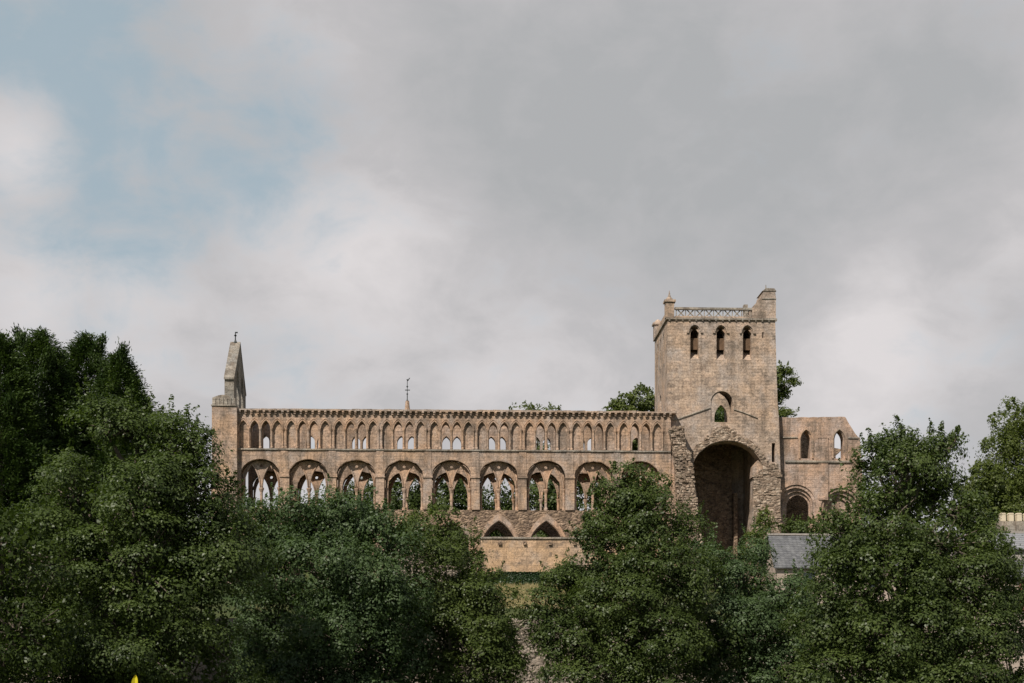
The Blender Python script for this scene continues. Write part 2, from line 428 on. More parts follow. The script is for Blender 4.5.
c.box(fx-.04, fx+.22, 4.37, 4.43, za+1.02, za+1.14)
c.build('finial', M['dark_metal'], gab)
# small pinnacle with a weathervane on the far wall
px_, py_ = AX(407.3, SPAN-.6), SPAN-.6
zb_ = Z_TOP+.15; z1 = AZ(407, 401, py_); z2 = AZ(407, 378, py_)
p = MB(); p.lathe([(.42, zb_-.02), (.42, zb_+.3), (.36, zb_+.5), (.17, z1)], px_, py_, 8)
pin = p.build('pinnacle', M['ashlar'], cl_n)
v = MB(); v.lathe([(.13, z1), (.08, z1+.1), (.045, z1+.2), (.045, z1+.6), (.1, z1+.68), (.03, z1+.78), (.03, z1+1.3), (.1, z1+1.4), (.03, z1+1.5), (.03, z2-.2)], px_, py_, 7)
v.box(px_-.22, px_+.26, py_-.02, py_+.02, z1+1.02, z1+1.1); v.box(px_-.02, px_+.02, py_-.24, py_+.24, z1+1.02, z1+1.1)
v.plate([(px_-.02, z2-.32), (px_+.1, z2-.28), (px_+.28, z2+.02), (px_+.16, z2), (px_+.1, z2-.14), (px_-.08, z2-.1)], (), py_-.015, py_+.015)
v.build('weathervane', M['dark_metal'], cl_n)
# plain bay of wall between the nave and the crossing
YE = .1
e = MB(); e.box(XR+.002, AX(682, YE), YE, YE+1.2, -.6, Z_STR-.3, .0)
e.box(AX(653, -.1), AX(673, -.1), -.14, YE-.003, AZ(660, 514, 0), AZ(660, 511, 0), .01)
e.build('plain_wall', M['pink'], abbey)

# ------------------------------------------------------------------ TOWER
TY = .75; TD = 8.7
def tp(px, py, Y=TY): return at(px, py, Y)
def zz(py): return AZ(720, py, TY)
def xx(px): return AX(px, TY)
tl, tr_ = xx(667.5), xx(775.2)
ztop = zz(320)
belf = []
for c in (694.6, 720.8, 747.2):
    belf.append((xx(c), .40))
holes = [opening(cx, hw, zz(360), zz(331), zz(326), 5) for cx, hw in belf]
# big broken arch, as a notch open to the ground
arch = [tp(704, 600), tp(703, 545), tp(699.5, 515), tp(696, 490), tp(692.5, 470)]
top = []
for i in range(13):
    a = math.pi*(1-i/12)
    cx, rx, cy, ry = 727.5, 35, 470, 29
    top.append(tp(cx+rx*math.cos(a)+rnd.uniform(-.5, .5), cy-ry*math.sin(a)+rnd.uniform(-.5, .5)))
arch += top+[tp(754, 474), tp(753, 500), tp(752, 530), tp(751, 600)]
front = [tp(667.5, 600)]+arch+[tp(781, 600), tp(780.5, 470), tp(779, 422), tp(777.5, 400), tp(776.3, 361), tp(775.2, 320), tp(667.5, 320)]
ncx = xx(721.7)
niche = opening(ncx, 1.02, zz(422.5), zz(402), zz(391), 9)
slit = [tp(771.8, 462), tp(775.2, 462), tp(775.2, 443), tp(771.8, 443)]
slit2 = [tp(762.2, 338), tp(763.5, 338), tp(763.5, 332), tp(762.2, 332)]
t = MB()
t.plate(front, holes+[niche, slit, slit2], TY, TY+1.5)
# west, east and north sides
wl = [opening(TY+2.6+i*2.0, .32, zz(358), zz(333), zz(327), 4) for i in range(3)]
low = opening(TY+4.6, .45, zz(405), zz(392), zz(385), 4)
t.plate([(TY+1.502, 12.6), (TY+TD, 12.6), (TY+TD, ztop), (TY+1.502, ztop)], wl+[low], tl+.003, tl+1.4, 'x')
t.plate([(TY+1.502, -.6), (TY+TD, -.6), (TY+TD, ztop), (TY+1.502, ztop)], (), tr_-1.5, tr_-.03, 'x')
t.plate([(TY+1.502, -.6), (TY+3.0, -.6), (TY+3.0, 12.59), (TY+1.502, 12.59)], (), tl+.003, tl+1.4, 'x')
# north side with the opening that lets the trees show through the infill
nh = opening(AX(713.5, TY+TD-1.0), 1.25, AZ(714, 424, TY+TD-1), AZ(714, 411, TY+TD-1), AZ(714, 395, TY+TD-1), 6)
t.plate([(tl+1.402, -.6), (tr_-1.502, -.6), (tr_-1.502, ztop), (tl+1.402, ztop)], [nh], TY+TD-1.2, TY+TD-.003)
t.box(tl+1.405, tr_-1.505, TY+1.505, TY+TD-1.205, zz(433), zz(428)); t.box(tl+1.405, tr_-1.505, TY+1.505, TY+TD-1.205, ztop-.5, ztop-.2)
t.box(tl+1.405, tr_-1.505, TY+1.505, TY+TD-1.205, zz(378), zz(372))
tower = t.build('tower', M['tower'], abbey)
# inner arch of the crossing; darker rubble colour deepens its shade
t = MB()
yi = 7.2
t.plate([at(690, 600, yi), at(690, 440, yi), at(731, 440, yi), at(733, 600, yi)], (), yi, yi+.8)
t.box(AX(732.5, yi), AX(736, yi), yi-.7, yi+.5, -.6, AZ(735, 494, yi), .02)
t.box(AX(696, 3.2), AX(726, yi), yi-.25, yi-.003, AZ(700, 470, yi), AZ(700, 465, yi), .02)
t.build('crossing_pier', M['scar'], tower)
# belfry windows
for i, (cx, hw) in enumerate(belf):
    w = MB()
    za_, zs_ = zz(326), zz(331)
    w.plate(pointed(cx, hw+.26, zs_-.05, za_+.22, 7)+list(reversed(pointed(cx, hw+.10, zs_-.05, za_+.08, 7))), (), TY-.12, TY-.003)
    for s in (-1, 1): w.box(cx+s*(hw+.24)-.1, cx+s*(hw+.24)+.1, TY-.14, TY-.004, zs_-.22, zs_-.06, .02)
    # weathered sloping sill
    w.add([(cx-hw, TY+.004, zz(359.8)), (cx+hw, TY+.004, zz(359.8)), (cx+hw, TY+1.4, zz(348)), (cx-hw, TY+1.4, zz(348)),
           (cx-hw, TY+1.4, zz(359.8)), (cx+hw, TY+1.4, zz(359.8))], [(0, 1, 2, 3), (0, 4, 5, 1), (0, 3, 4), (1, 5, 2), (2, 5, 4, 3)])
    bw = w.build('belfry_window', M['tower'], tower)
    l = MB(); l.box(cx-hw+.01, cx+hw-.01, TY+.55, TY+.62, zz(348.5), zz(337)); 
    l.build('louvre_board', M['timber'], bw)
    l = MB()
    # trefoil cusps at the head
    for s in (-1, 1):
        l.plate([(cx+s*hw, zz(329)), (cx+s*hw*.35, zz(329.6)), (cx+s*hw, zz(333))], (), TY+.1, TY+.3)
    l.build('cusp', M['carved'], bw)
# thin blocking wall of the niche: an arch gap at the upper right and a pointed light
nf = MB()
xa = lambda p: xx(p)
infill = [(ncx-1.017, zz(422.4)), (ncx-1.017, zz(403))]+[(q[0], q[1]) for q in pointed(ncx, 1.015, zz(402), zz(391.2), 9)[:8]]
infill += [tp(721, 394), tp(724.5, 396.5), tp(727.5, 400.5), tp(729.5, 405.5), tp(730.3, 411), (ncx+1.017, zz(412)), (ncx+1.017, zz(422.4))]
light = opening(xx(721.2), .62, zz(422.0), zz(418), zz(404.5), 6)
nf.plate(infill, [light], TY+.10, TY+.45)
nf.build('niche_infill', M['tower'], tower)
# roof creasing left by the lost transept roof
c = MB()
for pts in ([(674, 420), (690, 414.5), (710, 407.5)], [(733.5, 408.8), (745, 412.5), (757.5, 417.6)]):
    for (a, b) in zip(pts[:-1], pts[1:]):
        A, B = tp(*a), tp(*b)
        c.add([(A[0], TY-.10, A[1]), (B[0], TY-.10, B[1]), (B[0], TY-.003, B[1]+.05), (A[0], TY-.003, A[1]+.05),
               (A[0], TY-.10, A[1]-.08), (B[0], TY-.10, B[1]-.08), (B[0], TY-.003, B[1]-.10), (A[0], TY-.003, A[1]-.10)],
              [(0, 1, 2, 3), (4, 5, 6, 7), (0, 1, 5, 4), (2, 3, 7, 6), (0, 3, 7, 4), (1, 2, 6, 5)])
c.build('roof_crease', M['greystone'], tower)
# string under the parapet, parapet, balustrade
c = MB()
c.box(tl-.14, tr_+.16, TY-.16, TY+.3, ztop+.002, ztop+.16, .01); c.box(tl-.141, tl+.3, TY+.301, TY+TD+.1, ztop+.003, ztop+.161, .01)
c.build('string_course', M['greystone'], tower)
k = MB(); k.box(0, .16, TY-.13, TY-.004, ztop-.12, ztop-.001, .01); x = tl+.1; pk = None
while x < tr_:
    pk = copy_of(pk, tower, (x, 0, 0)) if pk else k.build('corbel', M['greystone'], tower, (x, 0, 0))
    x += .62
zp = zz(316.3); zr0, zr1 = zz(309.6), zz(307.4)
x0b, x1b = xx(675), xx(753)
p = MB()
p.box(x0b, x1b, TY-.02, TY+.42, ztop+.164, zp, .008)
p.box(tl-.02, tl+.4, TY+.45, TY+TD, ztop+.164, zp+.55, .008)
par = p.build('parapet', M['tower'], tower)
b = MB(); b.box(x0b+.01, x1b-.01, TY+.02, TY+.36, zr0, zr1, .008)
b.build('coping_rail', M['greystone'], par)
b = MB(); n = 8; step = (x1b-x0b-.3)/n
for i in range(n):
    cx = x0b+.15+step*(i+.5)
    for s in (-1, 1):
        b.tube([(cx-s*step*.38, TY+.2, zp-.02), (cx+s*step*.38, TY+.2, zr0+.02)], .055, 6)
for i in range(n+1):
    cx = x0b+.15+step*i; b.box(cx-.035, cx+.035, TY+.14, TY+.26, zp-.01, zr0+.01)
b.build('cross_balusters', M['greystone'], par)
def pinn(cx, cy, z0, w, h, name='corner_pinnacle', spike=True):
    q = MB(); q.box(cx-w, cx+w, cy-w, cy+w, z0, z0+h, .01)
    q.box(cx-w-.12, cx+w+.12, cy-w-.12, cy+w+.12, z0+h+.002, z0+h+.2, .01)
    q.lathe([(w*1.05, z0+h+.201), (w*.75, z0+h+.4), (.16, z0+h+.55)]+([(.09, z0+h+.75), (.02, z0+h+1.15)] if spike else [(.02, z0+h+.6)]), cx, cy, 8)
    return q.build(name, M['tower'], tower)
pinn(xx(669.8), TY+.3, ztop+.165, .40, 1.45)
pinn(tl+.3, TY+TD-.2, ztop+.165, .42, 1.35, spike=False)
# stair turret head at the other corner
q = MB()
yq = TY-.04
def qp(px, py): return at(px, py, yq)
q.plate([qp(752.3, 319.2), qp(752.3, 307), qp(757, 302), qp(761.5, 297.8), qp(762.5, 293), qp(764.5, 291), qp(775.3, 291.3), qp(776, 299), qp(775.8, 319.2)], (), yq, TY+2.6)
st = q.build('stair_turret', M['tower'], tower)
q = MB(); a, b_ = qp(763, 291.3), qp(775.8, 291.3)
q.plate([(a[0]-.1, a[1]), (b_[0]+.05, b_[1]), (b_[0]-.15, b_[1]+.26), (a[0]+.3, a[1]+.3)], (), yq-.06, TY+2.5)
q.lathe([(.12, a[1]+.28), (.05, a[1]+.5), (.03, a[1]+.75)], a[0]+.38, TY+.5, 6)
a, b_ = qp(762, 299.2), qp(776, 299.2)
q.box(a[0], b_[0]+.02, yq-.06, yq-.003, a[1], a[1]+.1)
q.build('turret_cap', M['greystone'], st)
q = MB(); a = qp(747.5, 308); q.box(a[0], a[0]+.36, TY+1.6, TY+2.2, ztop, a[1]+.75, .01); q.build('chimney_stub', M['greystone'], st)
# set-offs on the face
q = MB(); q.box(xx(740+18), xx(779.6), TY-.12, TY-.003, -.6, zz(409), .02); q.box(xx(765), xx(780), TY-.3, TY-.122, -.6, zz(443), .02)
q2 = [o for o in ()]
# broken masonry: coursed stones standing proud of the core
def stones(m, inside, px0, px1, py0, py1, Y, d, w=.42, h=.26, core=True):
    X0, X1 = AX(px0, Y), AX(px1, Y); z0, z1 = AZ(px0, py1, Y), AZ(px0, py0, Y)
    z = z0
    while z < z1:
        hh = h*rnd.uniform(.75, 1.3); x = X0-rnd.uniform(0, w)
        while x < X1:
            ww = w*rnd.uniform(.5, 1.5)
            cx, cz = x+ww/2, z+hh/2
            if inside(cx, cz):
                dy = d*rnd.uniform(.2, 1.0)
                m.box(x+.015, x+ww-.015, Y-dy, Y+.15, z+.012, z+hh-.012, .025)
            x += ww
        z += hh
    return m
def poly_test(pxpts, Y):
    pts = [at(a, b, Y) for a, b in pxpts]
    def f(x, z):
        r = False; j = len(pts)-1
        for i in range(len(pts)):
            if (pts[i][1] > z) != (pts[j][1] > z) and x < (pts[j][0]-pts[i][0])*(z-pts[i][1])/(pts[j][1]-pts[i][1])+pts[i][0]: r = not r
            j = i
        return r
    return f
# stump of the transept wall left of the arch
BPY = -.9
stump = [(669, 428), (684, 426), (686, 447), (690, 452), (692.5, 470), (695, 490), (698, 515), (701.5, 542), (703, 600), (681, 600), (679, 535), (676, 470), (673, 445)]
pts = [at(a, b, BPY) for a, b in stump]
jag = []
for a, b in zip(pts, pts[1:]+pts[:1]): jag += worn(a, b, 8, .05)[:-1]
m = MB(); m.plate(jag, (), BPY, TY-.003)
stones(m, poly_test(stump, BPY), 666, 706, 424, 600, BPY, .2, .3, .2)
m.build('broken_wall_stump', M['rubble'], abbey)
# ragged ring of arch stones
m = MB()
ring_in = [(cx_, cy_) for cx_, cy_ in [(727.5+36*math.cos(math.pi*(1-i/24)), 470-30*math.sin(math.pi*(1-i/24))) for i in range(25)]]
ring_out = [(768, 466), (766, 459), (757, 449), (748, 441.5), (738, 434), (730, 427), (723, 424.5), (716, 428), (707, 437), (699, 443), (690, 452), (688, 470)]
poly = ring_in+ring_out
stones(m, poly_test(poly, TY), 686, 770, 422, 472, TY, .11, .26, .15)
vs = []
for i in range(34):
    a = math.pi*(1-(i+.5)/34)
    p0 = tp(727.5+35.2*math.cos(a), 470-29.4*math.sin(a)); p1 = tp(727.5+40.5*math.cos(a), 470-35*math.sin(a))
    d = Vector((p1[0]-p0[0], p1[1]-p0[1])); n_ = Vector((-d.y, d.x)).normalized()*.16
    k_ = rnd.uniform(.8, 1.15); y_ = TY-rnd.uniform(.06, .15)
    q_ = [(p0[0]-n_.x, p0[1]-n_.y), (p0[0]+n_.x, p0[1]+n_.y), (p0[0]+d.x*k_+n_.x*1.05, p0[1]+d.y*k_+n_.y*1.05), (p0[0]+d.x*k_-n_.x*1.05, p0[1]+d.y*k_-n_.y*1.05)]
    m.plate(q_, (), y_, TY+.1)
m.build('arch_ring', M['rubble'], tower)
# worn pier right of the arch
m = MB()
pier = [(754, 476), (763, 466), (771, 462), (771, 440), (757, 430), (758, 419), (779, 424), (781, 470), (781, 600), (751, 600)]
def pier_in(x, z, f=poly_test(pier, TY)): return f(x, z) and math.sin(x*2.1+z*1.3)+math.sin(z*2.7-x)+rnd.uniform(-.9, .9) > -.2
sl = [tp(771, 465), tp(776.3, 441)]
def pin2(x, z): return pier_in(x, z) and not (sl[0][0]-.25 < x < sl[1][0]+.25 and sl[0][1] < z < sl[1][1])
core = []
cpx = [(754, 476), (760, 470), (765, 467), (770, 464), (778, 464), (780, 480), (780.3, 600), (752, 600)]
cpt = [tp(a, b) for a, b in cpx]
for a, b in zip(cpt, cpt[1:]+cpt[:1]): core += worn(a, b, 6, .08)[:-1]
m.plate(core, (), TY-.05, TY-.004)
stones(m, lambda x, z, f=poly_test(cpx, TY): f(x, z) and pin2(x, z), 750, 781, 420, 600, TY-.02, .14, .4, .24)
m.build('worn_pier', M['rubble'], tower)
# haunch block where the arch has fallen
m = MB(); a = tp(753, 476)
m.plate([tp(752.3, 477), tp(753.5, 466), tp(758, 460), tp(764, 467), tp(761, 472), tp(757, 476)], (), TY-.02, TY+1.3)
m.build('arch_haunch', M['ashlar'], tower)

# ------------------------------------------------------------------ CHOIR
HY = 1.7
def hp(px, py): return at(px, py, HY)
choir_out = [hp(780.5, 600), hp(780.5, 417.5)]
notch = []
def arch_px(cx, hw, zs, za, bottom, n=9):
    c = hp(cx, 400)[0]; e = AX(cx+hw, HY)-c
    return [(c-e, AZ(cx, bottom, HY))]+pointed(c, e, AZ(cx, zs, HY), AZ(cx, za, HY), n)+[(c+e, AZ(cx, bottom, HY))]
n1 = arch_px(796, 20, 505, 484.5, 600); n2 = arch_px(841, 20, 508, 487.5, 600)
top = worn(hp(862, 470), hp(860, 438), 5, .05)+worn(hp(858, 437), hp(846, 418), 4, .12)+worn(hp(845, 416.6), hp(782, 417.6), 14, .035)
out = [hp(780.5, 600)]+n1[1:-1 or None]
cl1 = [hp(775.5, 600)]
lan = []
for cx in (806, 839.2):
    lan.append(opening(hp(cx, 400)[0], .48, AZ(cx, 458.5, HY), AZ(cx, 440, HY), AZ(cx, 430, HY), 6))
x_ = lambda p: hp(p, 400)[0]
zb0 = AZ(800, 600, HY)
outline = [(x_(777), zb0), (x_(777), AZ(790, 500, HY))]
outline = notched(x_(774.5), x_(863), zb0, 0, [n1, n2], top+[(x_(774.5), AZ(780, 417.6, HY))])
m = MB(); m.plate(outline, lan, HY, HY+1.3)
choir = m.build('choir_wall', M['pink'], abbey)
for cx, zs, za, op in ((796, 505, 484.5, True), (841, 508, 487.5, False)):
    m = MB(); c0 = x_(cx)
    for k, (rr, yy) in enumerate(((18.3, .12), (15.2, .34), (12.2, .56))):
        cc = cx+(1.6 if op else -1)*k*.9
        outer = arch_px(cx, 20.0, zs, za, 600, 9); 
        inner = arch_px(cc, rr-1.0, zs+1.0*k, za+3.2*(k+1), 600, 9)
        m.plate(outer+list(reversed(inner)), (), HY+yy, HY+yy+.2)
    m.build('arch_order', M['pink'], choir)
    if not op:
        b = MB(); b.box(c0-1.8, c0+1.8, HY+.78, HY+1.2, zb0, AZ(cx, za+2, HY)); b.build('blocking_wall', M['pink'], choir)
for cx in (806, 839.2):
    m = MB(); c0 = x_(cx)
    za, zs, z0 = AZ(cx, 427.5, HY), AZ(cx, 440, HY), AZ(cx, 458.5, HY)
    m.plate([(c0-.70, z0)]+pointed(c0, .70, zs, za, 7)+[(c0+.70, z0)]+list(reversed([(c0-.56, z0)]+pointed(c0, .56, zs, za-.2, 7)+[(c0+.56, z0)])), (), HY-.10, HY-.003)
    m.tube([(u, HY+.16, v) for u, v in [(c0-.47, z0)]+pointed(c0, .47, zs, AZ(cx, 430, HY), 7)+[(c0+.47, z0)]], .06, 6)
    m.build('lancet_moulding', M['carved'], choir)
m = MB(); m.box(x_(785), x_(851), HY-.13, HY-.003, AZ(800, 462.6, HY), AZ(800, 460.6, HY), .012); 
m.build('string_course', M['greystone'], choir)
for a, b in ((782, 797.5), (848, 858)):
    m = MB(); m.box(x_(a), x_(b), HY-.09, HY-.002, AZ(800, 438.2, HY), AZ(800, 436.8, HY), .01); m.build('ledge', M['greystone'], choir)
m = MB(); m.box(x_(818.5), x_(828), HY-.07, HY-.003, AZ(800, 500, HY), AZ(800, 438.2, HY), .012)
m.box(x_(818), x_(828.5), HY-.10, HY-.003, AZ(800, 438.1, HY), AZ(800, 436.8, HY), .01); m.build('pilaster', M['pink'], choir)
# the far side of the choir
FY = 9.4
m = MB(); fo = [at(778, 600, FY), at(835, 600, FY)]+worn(at(836, 455, FY), at(842, 450, FY), 2, .1)+worn(at(832, 446, FY), at(829, 424, FY), 4, .15)+worn(at(826, 422, FY), at(778, 422, FY), 6, .05)
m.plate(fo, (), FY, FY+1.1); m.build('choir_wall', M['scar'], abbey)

# ================================================================== CLOISTER WALL AND OTHER WALLS
CYW = -4.3
x0, x1 = AX(480.5, CYW), AX(640, CYW)
zt = AZ(540, 537.5, CYW)
cw = empty('cloister_wall', (x0, CYW, -.6))
tag(cw, 'low orange sandstone cloister wall with a string course along its top, in front of the arcade', 'wall')
m = MB(); m.box(x0, x1, CYW, CYW+.9, -.9, zt-.12, .01)
for px, w in ((499.5, .28), (524.5, .25), (549.8, .27), (574.5, .25)): pass
m.v = [(a-x0, b-CYW, c+.6) for a, b, c in m.v]
wallo = m.build('wall_face', M['peach'], cw)
m = MB(); x = x0-.05
while x < x1:
    w = rnd.uniform(.8, 1.5); m.box(x-x0, min(x+w-.01, x1)-x0, -.12, .95, zt-.118+.6, zt+.02+.6+rnd.uniform(0, .02), .01); x += w
m.build('coping', M['greystone'], cw)
sk = None
for px in (499.8, 524.8, 550, 574.5):
    m = MB(); m.box(-.14, .14, -.16, .02, -.2, .12, .03)
    sk = copy_of(sk, cw, (AX(px, CYW)-x0, 0, AZ(px, 543, CYW)+.6)) if sk else m.build('corbel', M['scar'], cw, (AX(px, CYW)-x0, 0, AZ(px, 543, CYW)+.6))
# lower stretch further right with a blind arch
x2, x3 = AX(640.5, CYW), AX(676, CYW); zt2 = AZ(660, 545, CYW)
m = MB(); c0 = AX(661, CYW)
m.plate(notched(x2+.3-x0, x3-x0, -.3, zt2+.6-.1, [opening(c0-x0, .95, -.3, AZ(660, 565, CYW)+.6, AZ(660, 555, CYW)+.6, 7)]), (), .2, .7)
m.box(c0-x0-1, c0-x0+1, .72, 1.1, -.3, AZ(660, 552, CYW)+.6)
m.box(x2+.25-x0, x3-x0, .08, .9, zt2+.503, zt2+.64)
m.build('blind_arch_bay', M['peach'], cw)

# ruined low masonry left of the cloister wall
m = MB(); f = [(392, 600), (392, 560), (398, 551), (408, 547), (418, 549), (430, 560), (452, 566), (476, 566), (478, 600)]
pts = [at(a, b, -5.2) for a, b in f]; jg = []
for a, b in zip(pts, pts[1:]+pts[:1]): jg += worn(a, b, 5, .08)[:-1]
bx, bz = pts[0]
m.plate([(a-bx, b-bz) for a, b in jg], (), -.4, .5)
def sh(mb, dx, dy, dz):
    mb.v = [(a+dx, b+dy, c+dz) for a, b, c in mb.v]; return mb
m2 = MB(); stones(m2, poly_test(f, -5.6), 390, 480, 545, 600, -5.6, .15, .4, .25); sh(m2, -bx, 5.2, -bz)
o = len(m.v); m.v += m2.v; m.f += [tuple(i+o for i in q) for q in m2.f]
rw = m.build('broken_wall', M['paleblock'], None, (bx, -5.2, bz))
tag(rw, 'broken pale rubble wall stub showing through leaves left of the cloister wall', 'wall')

# ================================================================== GROUND
def gz(x, y):
    P = [(-400, -10.6), (-62, -10.2), (-33, -9.4), (-31.9, -4.6), (-13, -.5), (-8, -.02), (40, 0), (120, 1), (900, 4)]
    for (a, za), (b, zb) in zip(P[:-1], P[1:]):
        if a <= y <= b: return za+(zb-za)*(y-a)/(b-a)
    return P[0][1] if y < P[0][0] else P[-1][1]
ys = [-600, -400, -200, -150, -120, -100, -90, -80, -70, -62, -55, -48, -40, -33, -31.9, -28, -24, -20, -16, -13, -10, -8, -4, 0, 5, 10, 20, 40, 60, 80, 120, 200, 400, 900]
xs = [-900, -500, -250, -150, -100]+list(range(-80, 82, 5))+[100, 150, 250, 500, 900]
V = [(x, y, gz(x, y)+(.18*math.sin(x*.31+y*.2)+.12*math.sin(x*.9-y*.7) if -31 < y < -9 or y < -36 else 0)) for y in ys for x in xs]
nx = len(xs); Fc = [(j*nx+i, j*nx+i+1, (j+1)*nx+i+1, (j+1)*nx+i) for j in range(len(ys)-1) for i in range(nx-1)]
g = MB().add(V, Fc).build('ground', M['grass']); tag(g, kind='structure')
hv = []; hf = []
hx = [-900+i*30 for i in range(61)]
for x in hx:
    h = 72+9*math.sin(x*.006+1)+4*math.sin(x*.017)+1.5*math.sin(x*.06)
    hv += [(x, 430, -2), (x, 520, h*.7), (x, 640, h), (x, 900, h*.9)]
for i in range(60):
    for k in range(3): hf.append((i*4+k, i*4+4+k, i*4+5+k, i*4+k+1))
tag(MB().add(hv, hf).build('hills', M['grass']), kind='structure')
# stone revetment of the river bank
m = MB(); m.plate([(-40, -5.2), (45, -5.2), (45, -.1), (-40, -.1)], (), 0, 1.2)
def anyw(x, z): return True
z = -5.2
while z < .15:
    hh = rnd.uniform(.25, .5); x = -30
    while x < 30:
        w = rnd.uniform(.25, .8); m.box(x, x+w, -rnd.uniform(.02, .16), .1, z, z+hh, .05); x += w
    z += hh
rv = m.build('retaining_wall', M['paleblock'], None, (0, -34.0, -4.5))
tag(rv, 'pale rubble river bank wall glimpsed between the middle trees at the bottom', 'wall')

# ================================================================== FOLIAGE
rs = np.random.RandomState(11)
_tab = rs.rand(64, 64, 64)
def vnoise(p):
    p = np.asarray(p); i = np.floor(p).astype(int); f = p-i; f = f*f*(3-2*f)
    r = 0
    for dx in (0, 1):
        for dy in (0, 1):
            for dz in (0, 1):
                w = (f[:, 0] if dx else 1-f[:, 0])*(f[:, 1] if dy else 1-f[:, 1])*(f[:, 2] if dz else 1-f[:, 2])
                r = r+w*_tab[(i[:, 0]+dx) % 64, (i[:, 1]+dy) % 64, (i[:, 2]+dz) % 64]
    return r
def unit(a): return a/np.maximum(np.linalg.norm(a, axis=1, keepdims=True), 1e-6)
def leaf_mesh(name, P, N, size, mat, aspect=.62, origin=(0, 0, 0), droop=None):
    """one mesh of rhombic leaves: P centres, N normals"""
    n = len(P)
    t = unit(np.cross(N, rs.normal(size=(n, 3))) if droop is None else droop+rs.normal(size=(n, 3))*.35)
    b = unit(np.cross(N, t))
    L = (np.asarray(size)*(.65+.7*rs.rand(n)))[:, None]*.5
    fold = N*L*.25
    v = np.empty((n, 4, 3), np.float32)
    v[:, 0] = P-t*L; v[:, 1] = P+b*L*aspect+fold-t*L*.1; v[:, 2] = P+t*L; v[:, 3] = P-b*L*aspect+fold-t*L*.1
    v -= np.array(origin, np.float32)
    me = bpy.data.meshes.new(name)
    me.vertices.add(n*4); me.vertices.foreach_set('co', v.reshape(-1))
    me.loops.add(n*4); me.loops.foreach_set('vertex_index', np.arange(n*4, dtype=np.int32))
    me.polygons.add(n); me.polygons.foreach_set('loop_start', np.arange(0, n*4, 4, dtype=np.int32))
    me.polygons.foreach_set('loop_total', np.full(n, 4, np.int32))
    me.update(calc_edges=True); me.materials.append(mat)
    return me
def lobe_clumps(lobes, clump, dens=1.0, hole=.36, seed=0, inner=.35):
    """clump centres and outward directions over the outer surfaces of the boughs"""
    C, D = [], []
    for (cx, cy, cz, rx, ry, rz) in lobes:
        area = 4*math.pi*((rx*ry)**1.6/3+(rx*rz)**1.6/3+(ry*rz)**1.6/3)**(1/1.6)
        n = max(10, int(dens*area/(clump*clump*1.02)))
        d = unit(rs.normal(size=(n, 3)))
        rad = np.array([rx, ry, rz]); c = np.array([cx, cy, cz])
        p = c+d*rad*.9
        nz = vnoise(p*.9/clump*.45+seed*7.3)
        r = .72+.42*nz+rs.normal(size=n)*.05
        p = c+d*rad*r[:, None]
        keep = vnoise(p*.8/clump*.5+seed*3.1+20) > hole
        C.append(p[keep]); D.append(unit(d/rad)[keep])
        k = int(n*inner)
        d2 = unit(rs.normal(size=(k, 3))); r2 = .25+.5*rs.rand(k)
        C.append(c+d2*rad*r2[:, None]); D.append(d2)
    return np.vstack(C), np.vstack(D)
